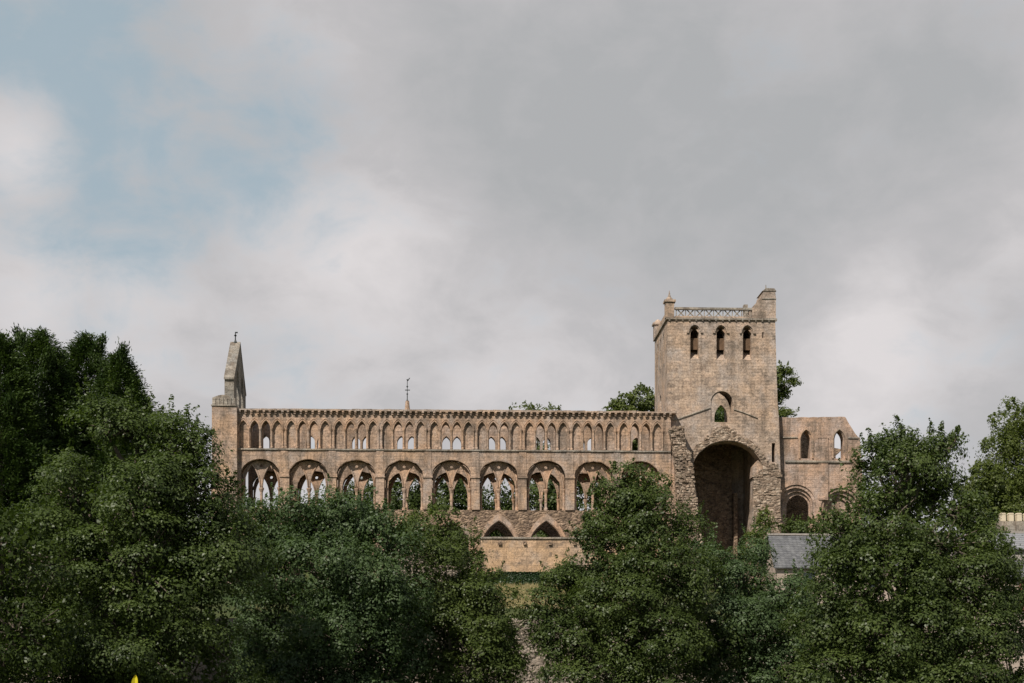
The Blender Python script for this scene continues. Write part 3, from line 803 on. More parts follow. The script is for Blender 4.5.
def tree(name, label, cat, lobes, base, mat, leaf=.13, clump=.48, per=46, dens=1.0, hole=.36, trunk_r=.22, group=None, bark='bark', core=19, inner=.16, sprig=1.1, flat=.62, up=.7, twigs=True):
    seed = rs.randint(100)
    root = empty(name, base); tag(root, label, cat, group)
    C, D = lobe_clumps(lobes, clump, dens, hole, seed, inner)
    n = len(C)
    sz = clump*(.38+.85*rs.rand(n)**1.3)
    cnt = np.maximum(6, (per*(sz/clump)**2)).astype(int)
    idx = np.repeat(np.arange(n), cnt); m = len(idx)
    v = unit(rs.normal(size=(m, 3))+D[idx]*.75+np.array([0, 0, up*.9]))
    rad = .45+.55*np.sqrt(rs.rand(m)); stray = rs.rand(m) < .09; rad[stray] += rs.rand(stray.sum())*.55
    P = C[idx]+v*(rad*sz[idx])[:, None]*np.array([1.15, 1.15, .68*flat/.62])
    N = unit(v*1.0+D[idx]*.15+np.array([0, 0, up*.5])+rs.normal(size=(m, 3))*.24)
    # tapering sprigs standing out of the clumps break the outline
    ns = int(sprig*n); si = rs.randint(0, n, ns); si = si[D[si, 2] > -.35]; ns = len(si)
    ax = unit(D[si]*.65+np.array([0, 0, .85])+rs.normal(size=(ns, 3))*.38)
    kl = np.maximum(8, per*.20*rs.uniform(.6, 1.4, ns)).astype(int); sx = np.repeat(np.arange(ns), kl); q = len(sx)
    tt = rs.rand(q)**.8; ln = (sz[si]*rs.uniform(.6, 1.35, ns))[sx]
    rv = unit(rs.normal(size=(q, 3))); wd_ = (.30*sz[si][sx])*(1-tt)**.8+.035
    SP = C[si][sx]+ax[sx]*(sz[si][sx]*.55+ln*tt)[:, None]+rv*(wd_*np.sqrt(rs.rand(q)))[:, None]
    SN = unit(rv*.7+ax[sx]*.3+np.array([0, 0, .35])+rs.normal(size=(q, 3))*.3)
    P = np.vstack([P, SP]); N = np.vstack([N, SN]); m = len(P)
    # leaves deep inside the boughs
    cp = []
    for (cx, cy, cz, rx, ry, rz) in lobes:
        k = int(core*4*math.pi*(rx*rz)*(.13/leaf)**1.3)
        d = unit(rs.normal(size=(k, 3)))
        cp.append(np.array([cx, cy, cz])+d*np.array([rx, ry, rz])*(.82*rs.rand(k)**.45)[:, None])
    cp = np.vstack(cp); cp = cp[vnoise(cp*1.1+seed) > hole-.1]
    P = np.vstack([P, cp]); N = np.vstack([N, unit(rs.normal(size=(len(cp), 3))+np.array([0, 0, .3]))])
    size = np.r_[np.full(m, leaf), np.full(len(cp), leaf*1.7)]
    me = leaf_mesh('crown', P, N, size, mat, origin=base)
    o = bpy.data.objects.new('crown', me); COL.objects.link(o); o.parent = root
    # trunk, limbs to every bough, twigs to the clumps
    b = MB(); bv = Vector(base)
    cen = np.array([(l[0], l[1], l[2]) for l in lobes]); w = np.array([l[3]*l[5] for l in lobes])
    top = cen[np.argmax(cen[:, 2])]; mean = (cen*w[:, None]).sum(0)/w.sum()
    fork = Vector((base[0]*.5+mean[0]*.5, base[1]*.5+mean[1]*.5, min(base[2]+(mean[2]-base[2])*.55, cen[:, 2].min())))
    pathv = [bv, bv.lerp(fork, .5)+Vector((.1, .05, 0)), fork, fork.lerp(Vector(mean), .7), Vector(mean).lerp(Vector(top), .6), Vector(top)]
    b.tube([p-bv for p in pathv], [trunk_r*1.25, trunk_r, trunk_r*.85, trunk_r*.6, trunk_r*.36, trunk_r*.12], 8)
    for li, c in enumerate(cen):
        e = Vector(c); hd = math.hypot(e.x-fork.x, e.y-fork.y)
        tz = max(fork.z, e.z-.9*hd-.6); s = pathv[-1]
        for A_, B_ in zip(pathv[2:-1], pathv[3:]):
            if A_.z <= tz <= B_.z: s = A_.lerp(B_, (tz-A_.z)/max(.01, B_.z-A_.z)); break
        mid = s.lerp(e, .5)+Vector((rnd.uniform(-.3, .3), rnd.uniform(-.3, .3), rnd.uniform(-.1, .4)))
        b.tube([s-bv, mid-bv, e-bv], [trunk_r*.30, trunk_r*.22, trunk_r*.12], 6)
        if twigs:
            rad = max(lobes[li][3:])
            near = np.where(np.linalg.norm(C-c, axis=1) < rad*1.25)[0]
            rs.shuffle(near)
            for i in near[:26]:
                q = Vector(C[i]); md = e.lerp(q, .55)+Vector((0, 0, rnd.uniform(-.1, .15)))
                b.tube([e-bv, md-bv, q-bv], [trunk_r*.14, trunk_r*.09, trunk_r*.03], 4, False)
    b.build('trunk', M[bark], root)
    return root
def boughs(dist, L, seed=0, depth=.85, trim=7):
    """bough ellipsoids from sighted outline (px, py, half width, half height[, nearer by metres])"""
    out = []; r = random.Random(seed)
    for q in L:
        px, py, a, b = q[:4]
        if dist < 70: a, b = max(7, a-trim), max(6, b-trim)
        dy = q[4] if len(q) > 4 else r.uniform(-1, 1)*.9
        Y = CY+dist-dy
        x, z = at(px, py, Y); k = dist/F
        out.append((x, Y, z, a*k, min(a, b*1.3)*k*depth*1.1, b*k))
    return out
def base_at(px, dist, z=None):
    Y = CY+dist; x = AX(px, Y); return (x, Y, gz(x, Y)-.1 if z is None else z)

TG = 'trees along the river bank'
tree('broadleaf_tree', 'big dark spreading tree filling the lower left, below the conifers', 'tree',
     boughs(52, [(138, 440, 52, 38), (108, 436, 30, 26), (170, 452, 40, 34), (190, 450, 22, 20, 1), (75, 500, 56, 46), (130, 500, 58, 46, 1.5), (190, 494, 48, 44, 1), (222, 522, 20, 24), (60, 565, 66, 52, 1), (135, 570, 70, 52, 2), (205, 560, 52, 54, .8),
                 (50, 640, 70, 52), (130, 645, 70, 55, 1.6), (200, 640, 56, 55), (234, 555, 20, 30), (95, 690, 80, 40, 1), (180, 700, 70, 40), (222, 690, 40, 34, .5)], 1),
     base_at(140, 52), M['oak'], leaf=.112, clump=.78, per=250, trunk_r=.34, group=TG)
tree('broadleaf_tree', 'shadowy dark green tree cut by the left edge of the photo, low down', 'tree',
     boughs(47, [(5, 545, 50, 50), (-25, 600, 60, 60), (18, 635, 52, 50, 1), (-10, 690, 70, 50)], 2), base_at(0, 47), M['darkleaf'], leaf=.112, clump=.72, per=190, trunk_r=.24, group=TG)
tree('willow_tree', 'silvery green rounded willow standing before the left bays of the nave', 'tree',
     boughs(60, [(318, 528, 52, 30), (285, 535, 38, 34), (355, 530, 42, 26), (388, 552, 34, 32), (270, 575, 34, 40), (330, 575, 60, 44, 1.5), (385, 600, 46, 44, 1), (275, 630, 46, 50), (335, 640, 60, 50, 1.5), (395, 655, 46, 44), (300, 508, 20, 15, 1), (262, 520, 18, 18), (248, 672, 34, 32, .5), (262, 640, 26, 30), (340, 508, 26, 15, .5), (375, 520, 24, 16), (330, 690, 90, 40, 1)], 3),
     base_at(330, 60), M['willow'], leaf=.118, clump=.62, per=150, hole=.3, flat=.85, up=.5, trunk_r=.25, group=TG)
tree('alder_tree', 'slender loose tree with pale stem between the willow and the cloister wall', 'tree',
     boughs(63, [(440, 528, 26, 18), (414, 534, 20, 14), (458, 545, 22, 17), (430, 560, 36, 22, 1), (478, 578, 24, 22), (445, 595, 36, 28, .5), (490, 600, 26, 22, 1), (418, 610, 32, 28), (466, 625, 40, 32, 1), (496, 640, 26, 30, .5), (430, 655, 42, 36), (472, 668, 48, 36, 1), (502, 684, 32, 26, .5), (512, 660, 14, 14), (430, 700, 60, 34, 1)], 4, trim=3),
     base_at(434, 63), M['olive'], leaf=.118, clump=.6, per=135, hole=.37, core=9, trunk_r=.15, bark='pale_bark', group=TG)
tree('alder_tree', 'pyramidal alder rising in the centre over the eastern nave bays', 'tree',
     boughs(64, [(622, 485, 18, 14), (648, 488, 22, 14, .6), (612, 506, 26, 18), (650, 512, 30, 20, 1), (680, 530, 18, 14), (600, 536, 24, 18), (640, 540, 42, 22, 1), (596, 568, 34, 22, .5), (655, 572, 44, 28, 1.5), (570, 596, 32, 24), (620, 605, 50, 32, 1.5), (690, 590, 40, 34, 1), (545, 612, 30, 20), (575, 645, 40, 26, 1), (650, 645, 60, 36, 1.5), (700, 640, 40, 40), (620, 685, 70, 34, 1.5), (560, 575, 16, 14), (604, 520, 18, 15), (628, 528, 24, 16, .5), (636, 500, 22, 16, .5)], 5, trim=3),
     base_at(640, 64), M['alder'], leaf=.115, clump=.66, per=190, hole=.27, trunk_r=.24, group=TG)
tree('broadleaf_tree', 'bushy tree crowding the foot of the tower, left of the slate roof', 'tree',
     boughs(67, [(715, 562, 34, 22), (690, 552, 18, 13), (745, 585, 36, 28, 1), (775, 600, 38, 30, .6), (730, 625, 50, 36, 1.5), (790, 640, 44, 36, 1), (740, 675, 60, 36, 1.5), (800, 690, 50, 30), (757, 556, 14, 14), (806, 590, 22, 18)], 6),
     base_at(750, 67), M['willow'], leaf=.118, clump=.66, per=180, hole=.34, trunk_r=.2, group=TG)
tree('alder_tree', 'tallest broad alder on the right, hiding the end of the choir', 'tree',
     boughs(54, [(900, 444, 9, 8), (892, 456, 17, 13), (920, 460, 18, 13, .5), (942, 446, 12, 9), (955, 442, 9, 7, .6), (876, 466, 20, 15), (905, 464, 24, 16, 1), (928, 472, 18, 15), (936, 454, 15, 12), (900, 490, 30, 20, 1), (936, 496, 20, 18), (866, 504, 20, 13, .5), (958, 514, 26, 18), (852, 538, 30, 20, 1), (885, 530, 46, 28, 1.5), (908, 516, 38, 20, .6), (945, 512, 28, 18, .6), (925, 500, 26, 18), (945, 545, 46, 30, 1), (984, 542, 20, 20), (844, 574, 32, 26), (885, 580, 56, 36, 2), (955, 590, 48, 36, 1), (990, 588, 20, 26), (834, 622, 42, 34, 1), (895, 635, 58, 38, 2), (965, 640, 48, 36, 1), (998, 640, 24, 30), (850, 680, 60, 36, 1.4), (930, 690, 70, 36, 2), (1010, 690, 40, 30), (1006, 568, 16, 14, .5), (1008, 604, 18, 24, .5), (1016, 640, 18, 24)], 7, trim=2),
     base_at(905, 54), M['alder'], leaf=.112, clump=.68, per=200, hole=.27, trunk_r=.30, group=TG)

SG = 'shrubs under the tower'
tree('shrub', 'upright leafy shrub against the worn pier, just left of the slate roof', 'shrub',
     boughs(122, [(763, 530, 9, 10), (757, 548, 13, 13), (767, 518, 5, 6)], 8), base_at(760, 122), M['lightleaf'], leaf=.2, clump=.6, per=50, core=5, trunk_r=.08, group=SG, twigs=False)
tree('shrub', 'low leafy shrub above the ridge of the slate roof, below the choir arches', 'shrub',
     boughs(124, [(790, 530, 13, 8), (812, 529, 15, 8), (830, 528, 14, 9)], 9), base_at(805, 124, .2), M['alder'], leaf=.2, clump=.6, per=50, core=5, trunk_r=.08, group=SG, twigs=False)

# conifers at the far left
def conifer(label, px, py, dist, spread, bottom, seed, group='tall conifers at the left'):
    Y = CY+dist; x, zt = at(px, py, Y); k = dist/F
    base = (x, Y, gz(x, Y)-.1); zb = AZ(px, bottom, Y); H = zt-zb; Rr = spread*k
    root = empty('conifer_tree', base); tag(root, label, 'conifer', group)
    n = int(5600*(H/14)*(Rr/4))
    u = rs.rand(n)**.62                                # 0 tip, 1 bottom
    az = rs.rand(n)*2*math.pi
    lay = .78+.30*vnoise(np.c_[np.cos(az)*2.2+seed, np.sin(az)*2.2+9, u*H*.55])+.0
    rr = Rr*np.minimum(1, u*1.7)**.68*lay*(.35+.7*np.sqrt(rs.rand(n)))
    C = np.c_[x+np.cos(az)*rr, Y+np.sin(az)*rr, zt-u*H+rr*.22]
    D = np.c_[np.cos(az), np.sin(az), np.full(n, .35)]
    keep = vnoise(C*.55+seed) > .16
    C, D = C[keep], D[keep]; n = len(C)
    # feathered side leaders that break the outline
    ext, extd = [], []
    for j in range(7):
        a = rnd.uniform(0, 6.28); uu = rnd.uniform(.05, .55); r0 = Rr*min(1, uu*1.7)**.68*.88
        bx, by, bz = x+math.cos(a)*r0, Y+math.sin(a)*r0, zt-uu*H+r0*.2
        for i in range(26):
            t = i/26; ext.append((bx+math.cos(a)*t*.7+rnd.gauss(0, .16)*(1.1-t), by+math.sin(a)*t*.7+rnd.gauss(0, .16)*(1.1-t), bz+t*.9)); extd.append((math.cos(a)*.4, math.sin(a)*.4, 1))
    for i in range(40):
        t = i/40; ext.append((x+rnd.gauss(0, .28)*(1.05-t), Y+rnd.gauss(0, .28)*(1.05-t), zt-1.4+t*1.2)); extd.append((0, 0, 1))
    C = np.vstack([C, ext]); D = np.vstack([D, extd]); n = len(C)
    per = 30; idx = np.repeat(np.arange(n), per); m = len(idx)
    s = rs.rand(m)*2-.9
    P = C[idx]+unit(D)[idx]*(s*.38)[:, None]+rs.normal(size=(m, 3))*np.array([.14, .14, .11])
    P[:, 2] -= (s*s*.12)
    N = unit(rs.normal(size=(m, 3))*.7+np.array([0, -.1, .7])+D[idx]*.3)
    me = leaf_mesh('crown', P, N, .2, M['cypress'], aspect=.3, origin=base, droop=unit(D)[idx]+np.array([0, 0, -.1]))
    o = bpy.data.objects.new('crown', me); COL.objects.link(o); o.parent = root
    b = MB(); bv = Vector(base); b.tube([(0, 0, 0), (0, 0, (zt-base[2])*.5), (0, 0, zt-base[2]-.4)], [.35, .22, .03], 8)
    for j in range(70):
        a = rnd.uniform(0, 6.28); uu = rnd.uniform(.1, 1); r0 = Rr*min(1, uu*1.5)**.9*.8; z = zt-base[2]-uu*H
        b.tube([(0, 0, z), (math.cos(a)*r0*.6, math.sin(a)*r0*.6, z+r0*.05), (math.cos(a)*r0, math.sin(a)*r0, z+r0*.22)], [.06, .04, .015], 4, False)
    b.build('trunk', M['bark'], root)
conifer('feathery dark conifer cut by the left edge of the photo', 0, 334, 84, 62, 640, 1)
conifer('tallest feathery dark conifer, second from the left edge', 42, 330, 88, 64, 640, 2)
conifer('dark conifer with a loose nodding tip behind the big spreading tree', 86, 334, 92, 62, 640, 3)
conifer('outermost dark conifer with tips sloping down towards the turret', 120, 352, 90, 58, 640, 4)

# trees beyond the abbey
BG = 'trees beyond the abbey'
def far(name, label, dist, L, seed, mat, px, **kw):
    a = dict(leaf=.34, clump=1.05, per=60, core=2.2, trunk_r=.3, group=BG, twigs=False, hole=.38); a.update(kw)
    tree(name, label, 'tree', boughs(dist, L, seed), base_at(px, dist), M[mat], **a)
far('broadleaf_tree', 'dark tree seen through the third and fourth gallery arches from the left', 172, [(350, 520, 20, 30), (372, 505, 26, 30), (400, 498, 26, 28), (388, 540, 30, 30), (415, 520, 22, 30)], 21, 'darkleaf', 385, hole=.3)
far('broadleaf_tree', 'dark tree seen through the middle gallery arch', 178, [(445, 510, 26, 34), (466, 498, 22, 22), (440, 545, 30, 24), (475, 528, 18, 22)], 22, 'darkleaf', 455, hole=.42)
far('broadleaf_tree', 'tree with gaps of sky seen through the sixth gallery arch from the left', 180, [(495, 505, 18, 30), (512, 495, 18, 24), (500, 540, 26, 24)], 23, 'darkleaf', 505, hole=.45)
far('broadleaf_tree', 'green tree seen through the gallery arches left of the central alder', 176, [(540, 505, 20, 32), (560, 492, 20, 20), (590, 500, 28, 32), (560, 540, 36, 26), (625, 500, 28, 34)], 24, 'alder', 575, hole=.36)
far('broadleaf_tree', 'leafy treetop showing above the nave wall beside the tower', 190, [(630, 408, 16, 12), (646, 404, 15, 13), (616, 412, 10, 7), (640, 430, 26, 22), (640, 470, 26, 30)], 25, 'lightleaf', 640, leaf=.3, clump=.65)
far('broadleaf_tree', 'faint wispy treetop just clearing the middle of the nave wall', 215, [(524, 412, 12, 5), (538, 411, 12, 5), (552, 412, 8, 5), (536, 440, 30, 24), (540, 470, 26, 30)], 26, 'lightleaf', 536, leaf=.28, clump=.6, per=22, dens=.6, hole=.5, core=.5)
far('broadleaf_tree', 'leafy treetop leaning out on the right side of the tower', 185, [(782, 378, 11, 9), (774, 386, 12, 10), (791, 380, 7, 5), (776, 395, 10, 9), (762, 412, 15, 14), (765, 440, 26, 30), (725, 425, 22, 24), (790, 413, 10, 4)], 27, 'lightleaf', 760, leaf=.26, clump=.7, per=75, core=1.6, hole=.3)
far('broadleaf_tree', 'low round tree filling the dark choir lancet window', 160, [(805, 462, 12, 16), (795, 470, 14, 20), (800, 500, 20, 26)], 28, 'darkleaf', 800)
far('birch_tree', 'tall pale green tree with drooping sprays at the right edge', 150, [(1012, 424, 20, 16), (1030, 445, 26, 24), (1000, 452, 16, 14), (1010, 482, 28, 24), (1035, 500, 26, 30), (1016, 512, 26, 18)], 29, 'lightleaf', 1018, leaf=.24, clump=.75, per=60, core=1.8, hole=.34, flat=1.3, up=.25)
far('broadleaf_tree', 'yellowish green rounded tree between the right alder and the drooping tree', 140, [(984, 484, 18, 18), (972, 494, 14, 14), (996, 498, 18, 16), (985, 515, 26, 18)], 30, 'lightleaf', 985, leaf=.24, clump=.55)

far('broadleaf_tree', 'green tree glimpsed through the pointed light in the middle of the tower', 172, [(708, 428, 20, 24), (714, 440, 24, 26), (700, 450, 24, 28)], 31, 'alder', 708, core=4)
# clipped hedge below the cloister wall
hx0, hx1, hy = AX(486, -11), AX(600, -11), -11
hz0, hz1 = gz(0, hy)-.2, AZ(530, 573.5, hy)
n = 26000
P = np.c_[rs.uniform(hx0, hx1, n), rs.uniform(hy-.7, hy+.7, n), rs.uniform(hz0, hz1, n)]
side = rs.rand(n) < .62; P[side, 1] = hy-.7+rs.normal(size=side.sum())*.05; tp_ = rs.rand(n) < .25; P[tp_, 2] = hz1+rs.normal(size=tp_.sum())*.035
N = unit(np.where(tp_[:, None], np.array([0, 0, 1.]), np.array([0, -1., .3]))+rs.normal(size=(n, 3))*.5)
h = bpy.data.objects.new('hedge', leaf_mesh('hedge', P, N, .12, M['hedge'], origin=((hx0+hx1)/2, hy, hz0))); COL.objects.link(h)
h.location = ((hx0+hx1)/2, hy, hz0); tag(h, 'clipped dark hedge running along the foot of the cloister wall', 'hedge')
# dry grass on the bank
n = 16000
gx = rs.uniform(AX(495, -16), AX(620, -16), n); gy = rs.uniform(-25, -15.2, n)
gzv = np.array([gz(a, b) for a, b in zip(gx, gy)])
hgt = .35+.4*rs.rand(n)
P = np.c_[gx, gy, gzv+hgt*.45]; N = unit(np.c_[rs.normal(size=n)*.5, -np.ones(n), rs.normal(size=n)*.3])
h = bpy.data.objects.new('dry_grass', leaf_mesh('dry_grass', P, N, .75, M['drygrass'], aspect=.06, droop=np.tile(np.array([0, 0, 1.]), (n, 1)))); COL.objects.link(h)
tag(h, 'straw coloured long grass on the bank below the hedge', 'grass', kind='stuff')

# ================================================================== BUILDINGS AT THE RIGHT
def house(name, label, x0, x1, y0, y1, zb, ze, zr, roofmat, wallmat, win=(), door=None, ridge='ridge_tiles', chim=()):
    """pitched house, ridge along x"""
    bx, by = (x0+x1)/2, y0
    root = empty(name, (bx, by, zb)); tag(root, label, 'building')
    L = lambda a, b, c: (a-bx, b-by, c-zb)
    ym = (y0+y1)/2
    m = MB(); m.plate([(y0-by, 0), (y1-by, 0), (y1-by, ze-zb), (ym-by, zr-zb-.15), (y0-by, ze-zb)], (), x0-bx, x1-bx, 'x')
    wall = m.build('wall', wallmat, root)
    m = MB(); ov = .3; sl = (zr-ze)/(ym-y0)
    for s in (-1, 1):
        ye = y0-ov if s < 0 else y1+ov
        a = [L(x0-ov, ye, ze-ov*sl), L(x1+ov, ye, ze-ov*sl), L(x1+ov, ym, zr), L(x0-ov, ym, zr)]
        m.add(a+[(p[0], p[1], p[2]+.1) for p in a], [(0, 1, 2, 3), (4, 5, 6, 7), (0, 1, 5, 4), (1, 2, 6, 5), (2, 3, 7, 6), (3, 0, 4, 7)])
    roof = m.build('roof', roofmat, root)
    m = MB(); x = x0-ov
    while x < x1+ov: m.box(x-bx, min(x+.44, x1+ov)-bx, ym-by-.13, ym-by+.13, zr-zb+.05, zr-zb+.2, .008); x += .45
    m.build(ridge, M['greywall'], roof)
    for (a, b, c, d) in win:
        m = MB(); m.box(a-bx, b-bx, -.06, -.003, c-zb, d-zb); w = m.build('window', M['cream'], root)
        m = MB(); m.box(a-bx+.07, b-bx-.07, -.07, -.061, c-zb+.07, d-zb-.07); m.build('pane', M['glass'], w)
    if door:
        a, b, c, d = door; m = MB(); m.box(a-bx, b-bx, -.05, -.003, c-zb, d-zb); m.build('door', M['door'], root)
    for (a, h) in chim:
        m = MB(); m.box(a-bx-.35, a-bx+.35, ym-by-.35, ym-by+.35, zr-zb-.6, zr-zb+h, .01); m.box(a-bx-.42, a-bx+.42, ym-by-.42, ym-by+.42, zr-zb+h, zr-zb+h+.12); m.build('chimney', M['greywall'], roof)
    return root
D1 = -21.0
x0, x1 = AX(767.5, D1+2)+.3, AX(905, D1)
zr, ze = AZ(783, 536, D1+2), AZ(783, 564, D1)
house('slate_roofed_house', 'low grey slate roofed house half hidden by leaves in front of the tower foot', x0, x1, D1, D1+4, -4.6, ze, zr, M['slate'], M['harl'],
      win=[(x0+2+i*2.6, x0+3.1+i*2.6, ze-1.9, ze-.6) for i in range(4)])
D2 = -24.0
x0, x1 = AX(972, D2), AX(1075, D2)
zr, ze = AZ(1010, 534, D2+3), AZ(1010, 548, D2)
house('slate_roofed_house', 'pale slate roofed building at the right edge behind the tall alder', x0, x1, D2, D2+6, -4.9, ze, zr, M['paleslate'], M['greywall'])
D3 = -38.0
x0, x1 = AX(1000, D3), AX(1110, D3)
zr, ze = AZ(1015, 561, D3+2.5), AZ(1015, 577, D3)
house('cottage', 'small pinkish cottage with grey roof and red brown door at the right edge', x0, x1, D3, D3+5, -9.7, ze, zr, M['slate'], M['harl'],
      win=[(x0+.25, x0+.85, ze-1.6, ze-.5)], door=(AX(1019, D3), AX(1024.5, D3), ze-2.3, ze-.35))
# battlemented wall with cream caps
D4 = -14.0
x0, x1 = AX(998, D4), AX(1080, D4)
zt = AZ(1010, 521, D4); root = empty('garden_wall', ((x0+x1)/2, D4, -1)); tag(root, 'stone wall topped by a row of cream blocks at the right edge above the pale slate roof', 'wall')
m = MB(); m.box(-(x1-x0)/2, (x1-x0)/2, 0, .5, 0, zt+1, .01); m.build('wall_face', M['greystone'], root)
pk = None; k = 1470/121
for i in range(9):
    px = 1001+i*8.0; X = AX(px, D4)-(x0+x1)/2
    if pk: pk = copy_of(pk, root, (X, 0, zt+1.004))
    else:
        m = MB(); m.box(0, .42, .02, .48, 0, .56, .015); m.plate([(-.03, .562), (.45, .562), (.36, .68), (.06, .68)], (), 0, .5); pk = m.build('cap_block', M['cream'], root, (X, 0, zt+1.004))

# single yellow leaf at the bottom edge
Yl = CY+14; x, z = at(134.5, 683, Yl)
root = empty('yellow_leaf_plant', (x, Yl, gz(x, Yl))); tag(root, 'single bright yellow oval leaf poking up at the bottom edge before the big left tree', 'plant')
t = NT('yellow_leaf'); t.b.inputs['Base Color'].default_value = (.50, .42, .02, 1); t.b.inputs['Roughness'].default_value = .5
zl = z-gz(x, Yl)
m = MB(); m.tube([(0, 0, 0), (-.01, 0, zl*.5), (-.005, 0, zl-.05)], [.008, .006, .004], 6); m.build('stem', M['hedge'], root)
ring = []
V = []; Fc = []
for i in range(9):
    s = i/8; w = .030*math.sin(math.pi*min(1, .08+s*.9))**.7; c = (.012*s, -.01*math.sin(s*3), zl-.06+.135*s)
    V += [(c[0]-w, c[1]-.012, c[2]), (c[0], c[1]+.004, c[2]), (c[0]+w, c[1]-.012, c[2]), (c[0], c[1]+.009, c[2])]
for i in range(8):
    for k in range(4): Fc.append((i*4+k, i*4+(k+1) % 4, i*4+4+(k+1) % 4, i*4+4+k))
Fc += [(0, 1, 2, 3), (32, 33, 34, 35)]
MB().add(V, Fc).build('leaf_blade', t.m, root)

# ================================================================== LIGHT AND SKY
AZI, ELE = R(34), R(47)           # sun to the left of the camera's back
to_sun = Vector((-math.sin(AZI)*math.cos(ELE), -math.cos(AZI)*math.cos(ELE), math.sin(ELE)))
sun = bpy.data.lights.new('sun', 'SUN'); sun.energy = 5.0; sun.angle = R(.6); sun.color = (1, .93, .84)
so = bpy.data.objects.new('sun', sun); COL.objects.link(so); so.rotation_euler = to_sun.to_track_quat('Z', 'Y').to_euler(); so.location = (-60, -120, 80)
wd = bpy.data.worlds.new('World'); sc.world = wd; wd.use_nodes = True
nt = wd.node_tree; N_ = nt.nodes; Lk = nt.links
bg = N_['Background']; bg.inputs['Strength'].default_value = .06
sky = N_.new('ShaderNodeTexSky'); sky.sky_type = 'NISHITA'; sky.sun_disc = False; sky.sun_elevation = ELE
sky.sun_rotation = math.atan2(to_sun.x, to_sun.y)
tc = N_.new('ShaderNodeTexCoord')
def wm(op, a, b=None, c=None, clamp=False):
    n = N_.new('ShaderNodeMath'); n.operation = op; n.use_clamp = clamp
    for i, v in enumerate((a, b, c)):
        if v is None: continue
        if isinstance(v, (int, float)): n.inputs[i].default_value = v
        else: Lk.new(v, n.inputs[i])
    return n.outputs[0]
dirv = tc.outputs['Generated']
def wnoise(scale, sx, sz, off, detail=6, rough=.55, dist=.3):
    mp = N_.new('ShaderNodeMapping'); mp.inputs['Scale'].default_value = (sx, sx, sz); mp.inputs['Location'].default_value = off
    Lk.new(dirv, mp.inputs['Vector'])
    n = N_.new('ShaderNodeTexNoise'); n.inputs['Scale'].default_value = scale; n.inputs['Detail'].default_value = detail
    n.inputs['Roughness'].default_value = rough; n.inputs['Distortion'].default_value = dist
    Lk.new(mp.outputs[0], n.inputs['Vector']); return n.outputs['Fac']
def blob(px, py, r0, r1):
    u, v = (px-512)/F, (HZ-py)/F
    d = Vector((math.sin(YAW)+u*math.cos(YAW), math.cos(YAW)-u*math.sin(YAW), v)).normalized()
    vm = N_.new('ShaderNodeVectorMath'); vm.operation = 'DISTANCE'; Lk.new(dirv, vm.inputs[0]); vm.inputs[1].default_value = d
    mr = N_.new('ShaderNodeMapRange'); mr.interpolation_type = 'SMOOTHSTEP'; Lk.new(vm.outputs['Value'], mr.inputs[0])
    mr.inputs[1].default_value = r1; mr.inputs[2].default_value = r0; mr.inputs[3].default_value = 0; mr.inputs[4].default_value = 1
    return mr.outputs[0]
n1 = wnoise(5.5, 1, 1.5, (3.1, 1.7, .4)); n2 = wnoise(3.0, 1, 1.7, (7.3, 2.2, 5.1)); n3 = wnoise(15, 1, 1.5, (1, 5, 2), 5, .6)
# clear patch: high on the left
clear = wm('MAXIMUM', wm('MAXIMUM', blob(110, 110, .03, .18), blob(70, 40, .03, .14)), wm('MULTIPLY', blob(250, 120, .01, .12), .85))
clear = wm('MAXIMUM', clear, wm('MULTIPLY', blob(90, 240, .0, .12), .65))
clear = wm('MAXIMUM', clear, wm('MULTIPLY', blob(-150, 60, .0, .2), .8))
# cloud bodies sitting inside it
def dblob(d, r0, r1):
    vm = N_.new('ShaderNodeVectorMath'); vm.operation = 'DISTANCE'; Lk.new(dirv, vm.inputs[0]); vm.inputs[1].default_value = d
    mr = N_.new('ShaderNodeMapRange'); mr.interpolation_type = 'SMOOTHSTEP'; Lk.new(vm.outputs['Value'], mr.inputs[0])
    mr.inputs[1].default_value = r1; mr.inputs[2].default_value = r0; mr.inputs[3].default_value = 0; mr.inputs[4].default_value = 1
    return mr.outputs[0]
sunclear = dblob(to_sun, .8, 1.35)
body = wm('MAXIMUM', blob(20, 150, .005, .055), wm('MULTIPLY', blob(150, 155, .0, .05), .75))
body = wm('MAXIMUM', body, wm('MULTIPLY', blob(230, 20, .0, .05), .3))
cov = wm('SUBTRACT', clear, wm('MULTIPLY', body, .55))
e = wm('ADD', cov, wm('ADD', wm('MULTIPLY', wm('SUBTRACT', n1, .5), 1.5), wm('MULTIPLY', wm('SUBTRACT', n3, .5), 2.2)))
mr = N_.new('ShaderNodeMapRange'); mr.interpolation_type = 'SMOOTHSTEP'; Lk.new(e, mr.inputs[0])
mr.inputs[1].default_value = .12; mr.inputs[2].default_value = 1.15; mr.inputs[3].default_value = 1; mr.inputs[4].default_value = .1
cloud = wm('MULTIPLY', mr.outputs[0], wm('SUBTRACT', 1, wm('MULTIPLY', sunclear, .85)))
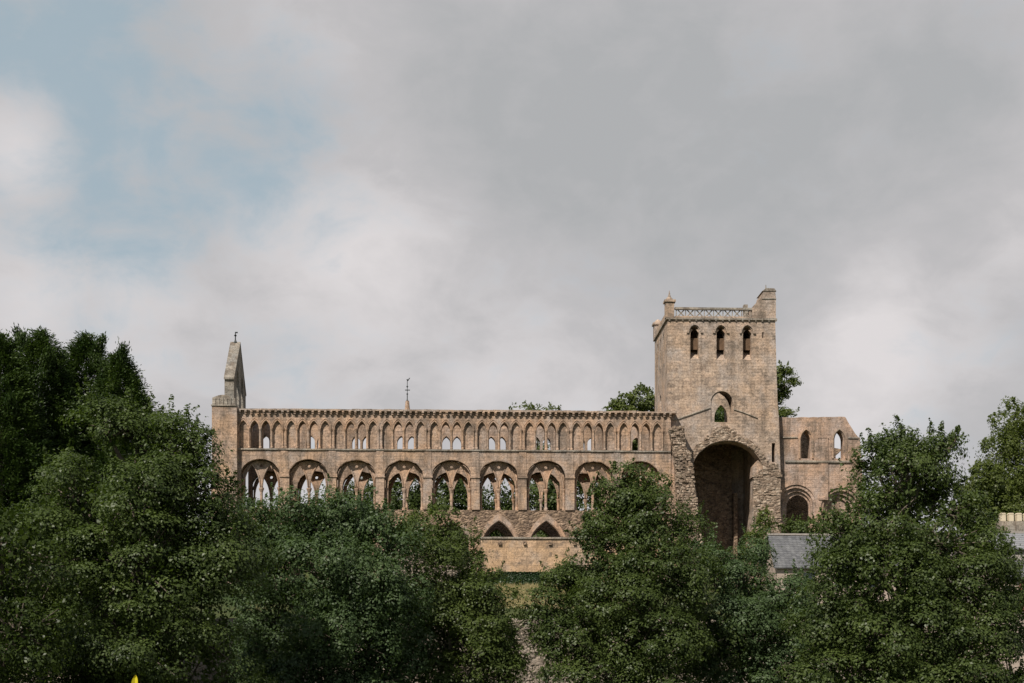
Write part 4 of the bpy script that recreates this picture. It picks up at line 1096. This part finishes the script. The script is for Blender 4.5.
# cloud body tone: grey core overhead, paler rims
dk = wm('MULTIPLY', blob(600, 200, .0, .15), .50)
for (bx_, by_, r_, a_) in ((760, 130, .17, .46), (480, 130, .12, .28), (900, 90, .16, .40), (730, 270, .09, .30), (1000, 420, .12, .34)):
    dk = wm('MAXIMUM', dk, wm('MULTIPLY', blob(bx_, by_, .0, r_), a_))
lt = wm('MULTIPLY', blob(870, 340, .0, .10), .62)
for (bx_, by_, r_, a_) in ((960, 330, .08, .4), (360, 240, .13, .38), (560, 320, .12, .30), (300, 40, .10, .25), (1000, 230, .10, .28), (30, 300, .08, .45), (120, 330, .1, .3), (20, 150, .06, .3)):
    lt = wm('MAXIMUM', lt, wm('MULTIPLY', blob(bx_, by_, .0, r_), a_))
tone = wm('ADD', wm('ADD', wm('SUBTRACT', lt, dk), .5), wm('ADD', wm('MULTIPLY', wm('SUBTRACT', n2, .5), 1.3), wm('ADD', wm('MULTIPLY', wm('SUBTRACT', n1, .5), 1.1), wm('MULTIPLY', wm('SUBTRACT', n3, .5), .9))))
cr = N_.new('ShaderNodeValToRGB'); Lk.new(tone, cr.inputs[0])
el = cr.color_ramp.elements; el[0].position = .0; el[0].color = (.385, .392, .402, 1); el[1].position = 1; el[1].color = (.655, .625, .628, 1)
q = el.new(.5); q.color = (.475, .465, .474, 1)
sc10 = N_.new('ShaderNodeMix'); sc10.data_type = 'RGBA'; sc10.blend_type = 'MULTIPLY'; sc10.inputs[0].default_value = 1
Lk.new(cr.outputs[0], sc10.inputs[6]); sc10.inputs[7].default_value = (16.7, 16.7, 16.7, 1)
# thin veil in the clear part keeps the blue soft
veil = N_.new('ShaderNodeMix'); veil.data_type = 'RGBA'; Lk.new(wm('MULTIPLY', wm('SUBTRACT', 1, sunclear), .75), veil.inputs[0])
Lk.new(sky.outputs[0], veil.inputs[6]); veil.inputs[7].default_value = (6.3, 8.0, 8.9, 1)
mx = N_.new('ShaderNodeMix'); mx.data_type = 'RGBA'; Lk.new(cloud, mx.inputs[0]); Lk.new(veil.outputs[2], mx.inputs[6]); Lk.new(sc10.outputs[2], mx.inputs[7])
Lk.new(mx.outputs[2], bg.inputs['Color'])

vs_ = sc.view_settings; vs_.view_transform = 'Standard'; vs_.look = 'None'; vs_.exposure = .15; vs_.gamma = 1; vs_.use_curve_mapping = False
sc.cycles.max_bounces = 6; sc.cycles.transparent_max_bounces = 4; sc.cycles.use_denoising = True
